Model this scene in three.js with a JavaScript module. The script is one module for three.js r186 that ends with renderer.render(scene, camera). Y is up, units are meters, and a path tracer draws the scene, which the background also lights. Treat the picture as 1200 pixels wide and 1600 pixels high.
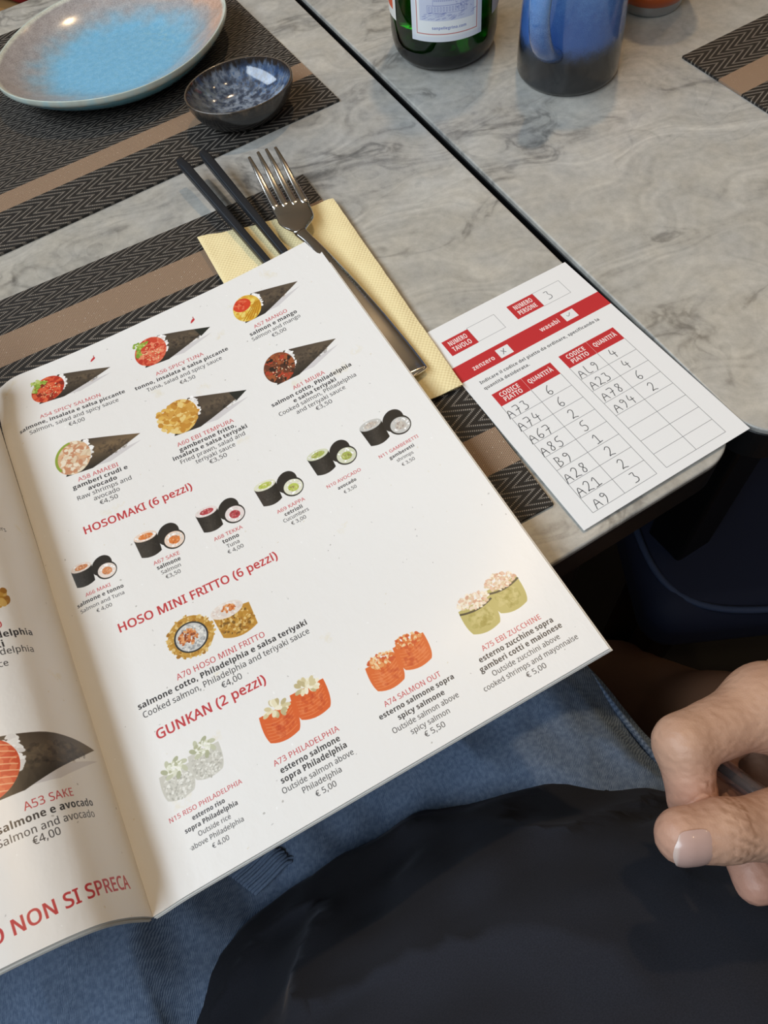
import * as THREE from 'three';
import { RoundedBoxGeometry } from 'three/addons/geometries/RoundedBoxGeometry.js';
import { mergeGeometries, mergeVertices } from 'three/addons/utils/BufferGeometryUtils.js';
import { RectAreaLightUniformsLib } from 'three/addons/lights/RectAreaLightUniformsLib.js';
import { createNoise2D, createNoise3D } from 'simplex-noise';

RectAreaLightUniformsLib.init();
const scene = new THREE.Scene();
const V3 = (x, y, z) => new THREE.Vector3(x, y, z);

// ---------- camera, daylight, exposure ----------
const camera = new THREE.PerspectiveCamera(67.38, 1200 / 1600, 0.02, 30);
camera.position.set(0, 1.11, 0);
camera.up.set(0.48844, 0.48494, -0.72544);
camera.lookAt(0.18844, 1.11 - 0.87036, -0.45494);
scene.add(camera);

const renderer = new THREE.WebGLRenderer({ antialias: true });
renderer.toneMapping = THREE.LinearToneMapping;
renderer.toneMappingExposure = 0.40;
renderer.shadowMap.enabled = true;
renderer.shadowMap.type = THREE.PCFSoftShadowMap;

scene.background = new THREE.Color(0.75, 0.86, 1.0);

const ROOM = { x0: -0.95, x1: 2.6, z0: -2.3, z1: 2.0, h: 2.9, t: 0.12 };
const WIN = { z0: -1.6, z1: 1.1, y0: 1.6, y1: 2.75 };

// daylight entering by the big window in the left wall
const daylight = new THREE.RectAreaLight(new THREE.Color(0.83, 0.95, 1.06), 15.5, WIN.z1 - WIN.z0 - 0.1, WIN.y1 - WIN.y0 - 0.1);
daylight.position.set(ROOM.x0 + 0.03, (WIN.y0 + WIN.y1) / 2, (WIN.z0 + WIN.z1) / 2);
daylight.lookAt(ROOM.x0 + 3, (WIN.y0 + WIN.y1) / 2, (WIN.z0 + WIN.z1) / 2);
scene.add(daylight);
const LAMP_COLOR = new THREE.Color(1.0, 0.7, 0.4);
const LAMPS = [[0.8, -0.95, 9], [1.9, -0.95, 4], [0.8, 0.9, 1.5], [1.9, 0.9, 2]];

// ---------- helpers ----------
function rngOf(a) { return () => { a = (a + 0x6d2b79f5) | 0; let t = Math.imul(a ^ (a >>> 15), 1 | a); t = (t + Math.imul(t ^ (t >>> 7), 61 | t)) ^ t; return ((t ^ (t >>> 14)) >>> 0) / 4294967296; }; }
const rng = rngOf(71);
const n2 = createNoise2D(rngOf(5)), n3 = createNoise3D(rngOf(9));
const clamp = (x, a = 0, b = 1) => Math.min(b, Math.max(a, x));
const sstep = (x, a, b) => { const t = clamp((x - a) / (b - a)); return t * t * (3 - 2 * t); };
const mix = (a, b, t) => a + (b - a) * t;
const mix3 = (a, b, t) => [mix(a[0], b[0], t), mix(a[1], b[1], t), mix(a[2], b[2], t)];
function fbm2(x, y, o) { let s = 0, a = 0.5, f = 1; for (let i = 0; i < o; i++) { s += a * n2(x * f + i * 17.3, y * f - i * 9.1); a *= 0.5; f *= 2.03; } return s; }
function fbm3(x, y, z, o) { let s = 0, a = 0.5, f = 1; for (let i = 0; i < o; i++) { s += a * n3(x * f + i * 7.3, y * f, z * f - i * 5.1); a *= 0.5; f *= 2.03; } return s; }
const used = {};
function numbered(n) { if (used[n] === undefined) { used[n] = 0; return n; } used[n]++; return n + '_' + String(used[n]).padStart(3, '0'); }
function mesh(name, geo, mat, parent) { const m = new THREE.Mesh(geo, mat); m.name = name; m.castShadow = true; m.receiveShadow = true; if (parent) parent.add(m); return m; }
function thing(name, label, category, pos = [0, 0, 0], turn = 0, group) {
  const o = new THREE.Group(); o.name = numbered(name); o.position.set(...pos); o.rotation.y = turn; o.userData = { label, category };
  if (group) o.userData.group = group; scene.add(o); return o;
}
function single(name, label, category, geo, mat, group) { const m = mesh(numbered(name), geo, mat, scene); m.userData = { label, category }; if (group) m.userData.group = group; return m; }
function struct(name, geo, mat, parent) { const m = mesh(name, geo, mat, parent || scene); if (!parent) m.userData.kind = 'structure'; return m; }
function std(o) { return new THREE.MeshStandardMaterial(o); }
function phys(o) { return new THREE.MeshPhysicalMaterial(o); }
function box(w, h, d, x, y, z, r) { const g = r ? new RoundedBoxGeometry(w, h, d, 3, r) : new THREE.BoxGeometry(w, h, d); g.translate(x, y, z); return g; }
function plain(g) { const o = g.index ? g.toNonIndexed() : g.clone(); for (const k of Object.keys(o.attributes)) if (!['position', 'normal', 'uv'].includes(k)) o.deleteAttribute(k); return o; }
function join(list) { return mergeGeometries(list.map(plain)); }
function dataTex(w, h, fn, color = true) {   // fn(u, v) -> [r, g, b] 0..255
  const d = new Uint8Array(w * h * 4);
  for (let j = 0; j < h; j++) for (let i = 0; i < w; i++) { const c = fn((i + 0.5) / w, (j + 0.5) / h), k = (j * w + i) * 4; d[k] = clamp(c[0], 0, 255); d[k + 1] = clamp(c[1], 0, 255); d[k + 2] = clamp(c[2], 0, 255); d[k + 3] = 255; }
  const t = new THREE.DataTexture(d, w, h, THREE.RGBAFormat); t.magFilter = THREE.LinearFilter; t.minFilter = THREE.LinearMipmapLinearFilter; t.generateMipmaps = true; t.wrapS = t.wrapT = THREE.RepeatWrapping;
  if (color) t.colorSpace = THREE.SRGBColorSpace; t.needsUpdate = true; return t;
}
function canvasTex(w, h, draw) { const c = document.createElement('canvas'); c.width = w; c.height = h; draw(c.getContext('2d'), w, h); const t = new THREE.CanvasTexture(c); t.colorSpace = THREE.SRGBColorSpace; t.anisotropy = 8; return t; }
// surface net over a signed distance function
function netMesh(sdf, lo, hi, cell, eps = 0.0008) {
  const nx = Math.ceil((hi[0] - lo[0]) / cell) + 1, ny = Math.ceil((hi[1] - lo[1]) / cell) + 1, nz = Math.ceil((hi[2] - lo[2]) / cell) + 1;
  const f = new Float32Array(nx * ny * nz), id = (i, j, k) => (k * ny + j) * nx + i;
  for (let k = 0; k < nz; k++) for (let j = 0; j < ny; j++) for (let i = 0; i < nx; i++) f[id(i, j, k)] = sdf(lo[0] + i * cell, lo[1] + j * cell, lo[2] + k * cell);
  const vid = new Int32Array(nx * ny * nz).fill(-1), P = [], I = [];
  const C = [[0, 0, 0], [1, 0, 0], [0, 1, 0], [1, 1, 0], [0, 0, 1], [1, 0, 1], [0, 1, 1], [1, 1, 1]], E = [[0, 1], [2, 3], [4, 5], [6, 7], [0, 2], [1, 3], [4, 6], [5, 7], [0, 4], [1, 5], [2, 6], [3, 7]];
  for (let k = 0; k < nz - 1; k++) for (let j = 0; j < ny - 1; j++) for (let i = 0; i < nx - 1; i++) {
    const v = C.map((c) => f[id(i + c[0], j + c[1], k + c[2])]); let m = 0; for (let q = 0; q < 8; q++) if (v[q] < 0) m |= 1 << q;
    if (m === 0 || m === 255) continue;
    let x = 0, y = 0, z = 0, n = 0;
    for (const [a, b] of E) { if ((v[a] < 0) === (v[b] < 0)) continue; const t = v[a] / (v[a] - v[b]); x += mix(C[a][0], C[b][0], t); y += mix(C[a][1], C[b][1], t); z += mix(C[a][2], C[b][2], t); n++; }
    vid[id(i, j, k)] = P.length / 3; P.push(lo[0] + (i + x / n) * cell, lo[1] + (j + y / n) * cell, lo[2] + (k + z / n) * cell);
  }
  const quad = (a, b, c, d, flip) => { if (a < 0 || b < 0 || c < 0 || d < 0) return; if (flip) I.push(a, c, b, a, d, c); else I.push(a, b, c, a, c, d); };
  for (let k = 1; k < nz - 1; k++) for (let j = 1; j < ny - 1; j++) for (let i = 1; i < nx - 1; i++) {
    const s = f[id(i, j, k)] < 0;
    if (s !== f[id(i + 1, j, k)] < 0) quad(vid[id(i, j - 1, k - 1)], vid[id(i, j, k - 1)], vid[id(i, j, k)], vid[id(i, j - 1, k)], !s);
    if (s !== f[id(i, j + 1, k)] < 0) quad(vid[id(i - 1, j, k - 1)], vid[id(i - 1, j, k)], vid[id(i, j, k)], vid[id(i, j, k - 1)], !s);
    if (s !== f[id(i, j, k + 1)] < 0) quad(vid[id(i - 1, j - 1, k)], vid[id(i, j - 1, k)], vid[id(i, j, k)], vid[id(i - 1, j, k)], !s);
  }
  const N = new Float32Array(P.length), uv = new Float32Array(P.length / 3 * 2);
  for (let q = 0; q < P.length; q += 3) {
    const [x, y, z] = [P[q], P[q + 1], P[q + 2]];
    let a = sdf(x + eps, y, z) - sdf(x - eps, y, z), b = sdf(x, y + eps, z) - sdf(x, y - eps, z), c = sdf(x, y, z + eps) - sdf(x, y, z - eps); const l = Math.hypot(a, b, c) || 1;
    N[q] = a / l; N[q + 1] = b / l; N[q + 2] = c / l; uv[q / 3 * 2] = x; uv[q / 3 * 2 + 1] = z;
  }
  const g = new THREE.BufferGeometry(); g.setAttribute('position', new THREE.Float32BufferAttribute(P, 3)); g.setAttribute('normal', new THREE.BufferAttribute(N, 3)); g.setAttribute('uv', new THREE.BufferAttribute(uv, 2)); g.setIndex(I); return g;
}
function capsule(p, a, b, ra, rb) {
  const dx = b[0] - a[0], dy = b[1] - a[1], dz = b[2] - a[2], px = p[0] - a[0], py = p[1] - a[1], pz = p[2] - a[2];
  const t = clamp((px * dx + py * dy + pz * dz) / (dx * dx + dy * dy + dz * dz)); return Math.hypot(px - dx * t, py - dy * t, pz - dz * t) - mix(ra, rb, t);
}
function smin(a, b, k) { const h = clamp(0.5 + 0.5 * (b - a) / k); return mix(b, a, h) - k * h * (1 - h); }
function ellip(p, c, r) { const x = (p[0] - c[0]) / r[0], y = (p[1] - c[1]) / r[1], z = (p[2] - c[2]) / r[2]; return (Math.hypot(x, y, z) - 1) * Math.min(...r); }
// a closed bar swept along points with elliptical section [halfWidth, halfThickness] at each point; `side` is the width direction
function sweep(pts, sec, side, seg = 12, pow = 1) {
  const P = [], I = [], n = pts.length, S = V3(...side).normalize();
  for (let i = 0; i < n; i++) {
    const t = V3(...pts[Math.min(n - 1, i + 1)]).sub(V3(...pts[Math.max(0, i - 1)])).normalize(), up = V3().crossVectors(t, S).normalize(), sd = V3().crossVectors(up, t).normalize();
    for (let k = 0; k < seg; k++) { const a = k / seg * 2 * Math.PI, ca = Math.cos(a), sa = Math.sin(a), x = Math.sign(ca) * Math.abs(ca) ** pow * sec[i][0], y = Math.sign(sa) * Math.abs(sa) ** pow * sec[i][1]; P.push(pts[i][0] + sd.x * x + up.x * y, pts[i][1] + sd.y * x + up.y * y, pts[i][2] + sd.z * x + up.z * y); }
  }
  for (let i = 0; i < n - 1; i++) for (let k = 0; k < seg; k++) { const a = i * seg + k, b = i * seg + (k + 1) % seg, c = a + seg, d = b + seg; I.push(a, b, c, b, d, c); }
  const c0 = P.length / 3; P.push(...pts[0]); P.push(...pts[n - 1]);
  for (let k = 0; k < seg; k++) { I.push(c0, (k + 1) % seg, k); I.push(c0 + 1, (n - 1) * seg + k, (n - 1) * seg + (k + 1) % seg); }
  const g = new THREE.BufferGeometry(); g.setAttribute('position', new THREE.Float32BufferAttribute(P, 3)); g.setAttribute('uv', new THREE.Float32BufferAttribute(new Float32Array(P.length / 3 * 2), 2)); g.setIndex(I); g.computeVertexNormals(); return g;
}
function resample(pts, n) { const c = new THREE.CatmullRomCurve3(pts.map((p) => V3(...p)), false, 'centripetal'); return c.getPoints(n - 1).map((p) => [p.x, p.y, p.z]); }
function tube(pts, r, seg = 10, n = 40) { return new THREE.TubeGeometry(new THREE.CatmullRomCurve3(pts.map((p) => V3(...p))), n, r, seg); }
// surface of revolution whose radius is scaled around the circle; uv = (turn, way along the profile)
function revolve(profile, seg, scale = () => [1, 1]) {
  const P = [], UV = [], I = [], n = profile.length, len = [0];
  for (let i = 1; i < n; i++) len.push(len[i - 1] + Math.hypot(profile[i][0] - profile[i - 1][0], profile[i][1] - profile[i - 1][1]));
  for (let i = 0; i < n; i++) for (let k = 0; k <= seg; k++) { const a = k / seg * 2 * Math.PI, [sx, sz] = scale(a); P.push(profile[i][0] * Math.cos(a) * sx, profile[i][1], profile[i][0] * Math.sin(a) * sz); UV.push(k / seg, len[i] / len[n - 1]); }
  for (let i = 0; i < n - 1; i++) for (let k = 0; k < seg; k++) { const a = i * (seg + 1) + k, b = a + 1, c = a + seg + 1, d = c + 1; I.push(a, c, b, b, c, d); }
  const g = new THREE.BufferGeometry(); g.setAttribute('position', new THREE.Float32BufferAttribute(P, 3)); g.setAttribute('uv', new THREE.Float32BufferAttribute(UV, 2)); g.setIndex(I); g.computeVertexNormals();
  const nr = g.attributes.normal; for (let i = 0; i < n; i++) { const a = i * (seg + 1), b = a + seg, x = nr.getX(a) + nr.getX(b), y = nr.getY(a) + nr.getY(b), z = nr.getZ(a) + nr.getZ(b), l = Math.hypot(x, y, z) || 1; nr.setXYZ(a, x / l, y / l, z / l); nr.setXYZ(b, x / l, y / l, z / l); }
  return g;
}
function smoothProfile(pts, n) { const c = new THREE.CatmullRomCurve3(pts.map((p) => V3(p[0], p[1], 0)), false, 'centripetal'); return c.getPoints(n).map((p) => [Math.max(0, p.x), p.y]); }

// ---------- room ----------
const M = {
  plaster: std({ color: new THREE.Color(0.27, 0.2, 0.135), roughness: 0.95 }),
  ceiling: std({ color: new THREE.Color(0.3, 0.25, 0.19), roughness: 0.95 }),
  floor: std({ color: new THREE.Color(0.02, 0.018, 0.017), roughness: 0.6 }),
  frame: std({ color: 0x2a2826, roughness: 0.5 }),
  black: std({ color: 0x0c0c0d, roughness: 0.45 }),
  wood: std({ color: 0xb08a58, roughness: 0.55 }),
};
{
  const { x0, x1, z0, z1, h, t } = ROOM, w = x1 - x0, d = z1 - z0, cx = (x0 + x1) / 2, cz = (z0 + z1) / 2;
  struct('floor', box(w + 2 * t, t, d + 2 * t, cx, -t / 2, cz), M.floor);
  struct('ceiling', box(w + 2 * t, t, d + 2 * t, cx, h + t / 2, cz), M.ceiling);
  struct('wall_right', box(t, h, d, x1 + t / 2, h / 2, cz), M.plaster);
  struct('wall_back', box(w + 2 * t, h, t, cx, h / 2, z0 - t / 2), M.plaster);
  struct('wall_front', box(w + 2 * t, h, t, cx, h / 2, z1 + t / 2), M.plaster);
  struct('wall_left', join([
    box(t, WIN.y0, d, x0 - t / 2, WIN.y0 / 2, cz), box(t, h - WIN.y1, d, x0 - t / 2, (h + WIN.y1) / 2, cz),
    box(t, WIN.y1 - WIN.y0, WIN.z0 - z0, x0 - t / 2, (WIN.y0 + WIN.y1) / 2, (WIN.z0 + z0) / 2), box(t, WIN.y1 - WIN.y0, z1 - WIN.z1, x0 - t / 2, (WIN.y0 + WIN.y1) / 2, (z1 + WIN.z1) / 2)]), M.plaster);
  const win = new THREE.Group(); win.name = 'window_1'; win.userData.kind = 'structure'; scene.add(win);
  const wz = (WIN.z0 + WIN.z1) / 2, wy = (WIN.y0 + WIN.y1) / 2, ww = WIN.z1 - WIN.z0, wh = WIN.y1 - WIN.y0, fx = x0 - 0.07;
  mesh('window_frame', join([box(0.05, 0.05, ww, fx, WIN.y0 + 0.025, wz), box(0.05, 0.05, ww, fx, WIN.y1 - 0.025, wz), box(0.05, wh, 0.05, fx, wy, WIN.z0 + 0.025), box(0.05, wh, 0.05, fx, wy, WIN.z1 - 0.025), box(0.05, wh, 0.05, fx, wy, wz)]), M.frame, win);
  const glass = phys({ color: 0xffffff, transmission: 1, thickness: 0, roughness: 0, ior: 1.5 });
  for (const s of [-1, 1]) mesh('pane', box(0.005, wh - 0.1, ww / 2 - 0.075, fx, wy, wz + s * (ww / 4 - 0.0)), glass, win);
  const lampRing = std({ color: 0xd8d4cc, roughness: 0.5 });
  const glow = std({ color: 0xffffff, emissive: LAMP_COLOR, emissiveIntensity: 6 });
  LAMPS.forEach(([x, z, power], i) => {
    const o = thing('ceiling_downlight', 'round warm white downlight set flush in the ceiling', 'lamp', [x, h - 0.03, z], 0, 'warm downlights in the ceiling');
    mesh('trim_ring', revolve([[0.05, 0.0], [0.075, 0.002], [0.078, 0.012], [0.075, 0.03], [0.05, 0.03], [0.05, 0.0]], 32), lampRing, o);
    const disc = new THREE.CylinderGeometry(0.05, 0.05, 0.004, 32); disc.translate(0, 0.012, 0); mesh('diffuser', disc, glow, o);
    const l = new THREE.SpotLight(LAMP_COLOR, power, 0, 1.1, 0.6, 2); l.position.set(0, -0.01, 0); l.target.position.set(0, -1, 0); l.castShadow = true; l.shadow.radius = 2.4; o.add(l); o.add(l.target);
  });
}

// ---------- tables ----------
function marble(seed, ox, oz) {
  const S = 1400;
  return dataTex(S, S, (u, v) => {
    const x = ox + u * 0.8, z = oz + v * 0.8, a = x * 0.96 + z * 0.28, b = z * 0.96 - x * 0.28;
    const w1 = fbm2(a * 4 + seed, b * 6, 3), w2 = fbm2(a * 5 - seed, b * 7 + 30, 3);
    const p = a * 2.4 + w1 * 0.5, q = b * 8 + w2 * 0.8 + w1 * 0.7;
    const strata = fbm2(p * 0.8, q, 5), lay = strata * 2.6 + 0.1 * fbm2(a * 30, b * 60, 2), tread = lay - Math.floor(lay);
    const terrace = (tread - 0.5) * 0.13 * sstep(n2(a * 5, b * 6 + 3), -0.4, 0.5);
    const streak = fbm2(a * 9, b * 70 + w1 * 6, 3), fine = fbm2(x * 110, z * 110, 3);
    const patch = sstep(fbm2(a * 4 + 80 + w2 * 0.6, b * 8 + seed * 3, 3), 0.16, 0.42), clump = Math.max(0, 1 - Math.abs(fbm2(a * 24 + w2 * 3, b * 34 + 8, 4)) * 3.4);
    const crack = Math.max(0, 1 - Math.abs(fbm2(a * 5 + seed + w2 * 0.5, b * 6 + 40, 4)) * 26) * sstep(n2(a * 6 + 40, b * 6), 0.15, 0.6);
    const grain = n2(x * 1100, z * 1100) * 0.5 + n2(x * 520 + 5, z * 520) * 0.5;
    let t = 0.6 + strata * 0.2 + terrace + streak * 0.17 + fine * 0.13 + grain * 0.06 - patch * (0.09 + 0.28 * clump) - crack * 0.16;
    t = clamp(t);
    const c = t < 0.5 ? mix3([104, 103, 100], [166, 164, 158], t * 2) : mix3([166, 164, 158], [208, 205, 197], t * 2 - 1);
    const warm = fbm2(a * 2 + 9, b * 3, 2) * 6 + fbm2(x * 30, z * 30, 2) * 3; return [c[0] + warm, c[1] + warm * 0.4, c[2] - warm * 0.6];
  });
}
function slabShape(poly, r) {   // polygon (x, z) with rounded corners, drawn with y = -z
  const s = new THREE.Shape(), n = poly.length;
  for (let i = 0; i < n; i++) {
    const p = new THREE.Vector2(poly[i][0], -poly[i][1]), a = new THREE.Vector2(poly[(i + n - 1) % n][0], -poly[(i + n - 1) % n][1]), b = new THREE.Vector2(poly[(i + 1) % n][0], -poly[(i + 1) % n][1]);
    const p0 = p.clone().add(a.sub(p).setLength(r)), p1 = p.clone().add(b.sub(p).setLength(r));
    if (i === 0) s.moveTo(p0.x, p0.y); else s.lineTo(p0.x, p0.y);
    s.bezierCurveTo(mix(p0.x, p.x, 0.55), mix(p0.y, p.y, 0.55), mix(p1.x, p.x, 0.55), mix(p1.y, p.y, 0.55), p1.x, p1.y);
  }
  s.closePath(); return s;
}
function slab(poly, r, y0, y1, bevel) {
  const g = new THREE.ExtrudeGeometry(slabShape(poly, r), { depth: y1 - y0 - 2 * bevel, bevelEnabled: true, bevelThickness: bevel, bevelSize: bevel, bevelOffset: -bevel, bevelSegments: 3, curveSegments: 16 });
  g.rotateX(-Math.PI / 2); g.translate(0, y0 + bevel, 0); return g;
}
function table(label, poly, tex, ox, oz, legs) {
  const t = thing('restaurant_table', label, 'table');
  const g = slab(poly, 0.026, 0.7455, 0.75, 0.0012), p = g.attributes.position, uv = g.attributes.uv;
  for (let i = 0; i < p.count; i++) uv.setXY(i, (p.getX(i) - ox) / 0.8, (p.getZ(i) - oz) / 0.8);
  mesh('table_top', g, std({ map: tex, roughness: 0.36 }), t);
  mesh('edge_band', slab(poly, 0.026, 0.722, 0.7455, 0.001), M.black, t).userData.label = 'black edge band';
  const xs = poly.map((q) => q[0]), zs = poly.map((q) => q[1]), cx = (Math.min(...xs) + Math.max(...xs)) / 2, cz = (Math.min(...zs) + Math.max(...zs)) / 2, w = Math.max(...xs) - Math.min(...xs);
  mesh('frame_rail', join([box(w - 0.16, 0.04, 0.03, cx, 0.702, cz - 0.3), box(w - 0.16, 0.04, 0.03, cx, 0.702, cz + 0.3), box(0.03, 0.04, 0.6, cx - w / 2 + 0.09, 0.702, cz), box(0.03, 0.04, 0.6, cx + w / 2 - 0.09, 0.702, cz)]), M.black, t);
  for (const [sx, sz] of [[-1, -1], [1, -1], [-1, 1], [1, 1]]) mesh('leg', box(0.04, 0.684, 0.04, cx + sx * (w / 2 - 0.09), 0.342, cz + sz * 0.3, 0.004), M.black, t);
}
table('grey marbled table with rounded black edge under the open menu', [[-0.46, -0.114], [0.2635, -0.114], [0.2835, -0.836], [-0.46, -0.836]], marble(3, -0.47, -0.84), -0.47, -0.84);
table('grey marbled table carrying the green bottle and the blue mug', [[0.2705, -0.107], [1.0, -0.107], [1.0, -0.83], [0.2898, -0.83]], marble(41, 0.26, -0.84), 0.26, -0.84);

// ---------- placemats ----------
const WEAVE = (() => {
  const W = 640, H = 2048, r = rngOf(3), spark = new Float32Array(W * H);
  for (let k = 0; k < 700; k++) { const i = Math.floor(r() * (W - 3)), j = Math.floor(r() * (H - 3)), e = 0.4 + r(); for (const q of [0, 1, W, W + 1, W * 2, W * 2 + 1]) spark[i + j * W + q] = e; }
  const at = (u, v) => {
    const x = u * 68, z = v * 300, row = Math.floor(z / 7.5), zz = z - row * 7.5, dir = row % 2 ? 1 : -1;
    const fromEdge = Math.min(z, 300 - z), tan = fromEdge > 37.5 && fromEdge < 60;
    if (tan) {
      const a = Math.sin(x * 2 * Math.PI), b = Math.sin(z * 2 * Math.PI / 1.25 + (Math.floor(x) % 2) * Math.PI), k = 0.5 + 0.25 * a + 0.25 * b;
      const sp = spark[clamp(Math.floor(v * H), 0, H - 1) * W + clamp(Math.floor(u * W), 0, W - 1)];
      return { c: mix3([112, 90, 72], [178, 150, 124], k).map((q) => q + sp * 110), h: 0.5 + 0.25 * (a + b) * 0.5 };
    }
    let ph = (x + dir * 2.4 * (zz - 3.75)) / 8.5; ph -= Math.floor(ph);
    const d = Math.abs(ph - 0.5) * 8.5 * 0.385, along = x * 0.92 - dir * zz * 0.385, bead = 0.5 + 0.5 * Math.cos(along * 2 * Math.PI / 1.15);
    if (d < 0.62) { const k = clamp(bead * 1.25) * (1 - (d / 0.7) ** 4), e = n2(x * 3, z * 3) * 12; return { c: mix3([30, 26, 23], [158 + e, 149 + e, 138 + e], k), h: 0.45 + 0.5 * k }; }
    const thread = 0.5 + 0.5 * Math.cos((d - 1.1) * 2 * Math.PI / 0.7), e = 12 * thread + n2(x * 2, z * 2) * 4; return { c: [20 + e, 17 + e, 15 + e], h: 0.2 + 0.2 * thread };
  };
  return { map: dataTex(W, H, (u, v) => at(u, v).c), bump: dataTex(W, H, (u, v) => { const h = at(u, v).h * 255; return [h, h, h]; }, false) };
})();
const matStuff = std({ map: WEAVE.map, bumpMap: WEAVE.bump, bumpScale: 0.0004, roughness: 0.62 });
function placemat(label, corner, dirX, len, depth, bands) {   // corner = right or left near corner; bands: z breaks from the near edge with their uv
  const N = 40, rows = bands.length, P = [], UV = [], I = [], ex = V3(dirX[0], 0, dirX[1]).normalize(), ez = V3(ex.z, 0, -ex.x);
  if (ez.z > 0) ez.negate();
  const lenAbs = Math.abs(len), L = 0.0018;
  for (const y of [L, 0]) for (const [d, v] of bands) for (let i = 0; i <= N; i++) { const s = i / N * len, q = ex.clone().multiplyScalar(s).addScaledVector(ez, d); P.push(corner[0] + q.x, 0.75 + y + 0.0002, corner[1] + q.z); UV.push(s / 0.068, v); }
  const top = 0, low = rows * (N + 1);
  for (let j = 0; j < rows - 1; j++) for (let i = 0; i < N; i++) { const a = j * (N + 1) + i, b = a + 1, c = a + N + 1, d = c + 1; I.push(top + a, top + c, top + b, top + b, top + c, top + d, low + a, low + b, low + c, low + b, low + d, low + c); }
  const wall = (a, b) => I.push(a, b, low + a, b, low + b, low + a);
  for (let i = 0; i < N; i++) { wall(i, i + 1); wall((rows - 1) * (N + 1) + i + 1, (rows - 1) * (N + 1) + i); }
  for (let j = 0; j < rows - 1; j++) { wall((j + 1) * (N + 1), j * (N + 1)); wall(j * (N + 1) + N, (j + 1) * (N + 1) + N); }
  const g = new THREE.BufferGeometry(); g.setAttribute('position', new THREE.Float32BufferAttribute(P, 3)); g.setAttribute('uv', new THREE.Float32BufferAttribute(UV, 2)); g.setIndex(I);
  const f = g.toNonIndexed(); f.computeVertexNormals();
  const nn = f.attributes.normal; // make every face look outwards
  const pp = f.attributes.position;
  for (let i = 0; i < pp.count; i += 3) { const up = Math.abs(nn.getY(i)) > 0.5, wantUp = pp.getY(i) > 0.7512; if (up && (nn.getY(i) > 0) !== wantUp) { for (let k = 0; k < 3; k++) nn.setY(i + k, -nn.getY(i + k)); for (const at of [f.attributes.position, f.attributes.uv]) { const n = at.itemSize, A = at.array; for (let c = 0; c < n; c++) { const s = A[(i + 1) * n + c]; A[(i + 1) * n + c] = A[(i + 2) * n + c]; A[(i + 2) * n + c] = s; } } } }
  single('placemat', label, 'placemat', f, matStuff, 'woven placemats');
}
placemat('dark herringbone woven placemat with tan stripes under the blue plate', [0.2376, -0.518], [-1, 0.008], 0.45, 0.275, [[0, 0], [0.0425, 0.125], [0.062, 0.2], [0.214, 0.8], [0.2345, 0.875], [0.274, 1]]);
placemat('dark herringbone woven placemat with tan stripes under the menu and yellow napkin', [0.1547, -0.1412], [-1, -0.058], 0.45, 0.317, [[0, 0], [0.032, 0.125], [0.058, 0.2], [0.258, 0.8], [0.285, 0.875], [0.317, 1]]);
placemat('dark herringbone woven placemat with tan stripes right of the orange can', [0.474, -0.0985], [1, -0.01], 0.45, 0.3, [[0, 0], [0.038, 0.125], [0.061, 0.2], [0.239, 0.8], [0.262, 0.875], [0.3, 1]]);

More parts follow.
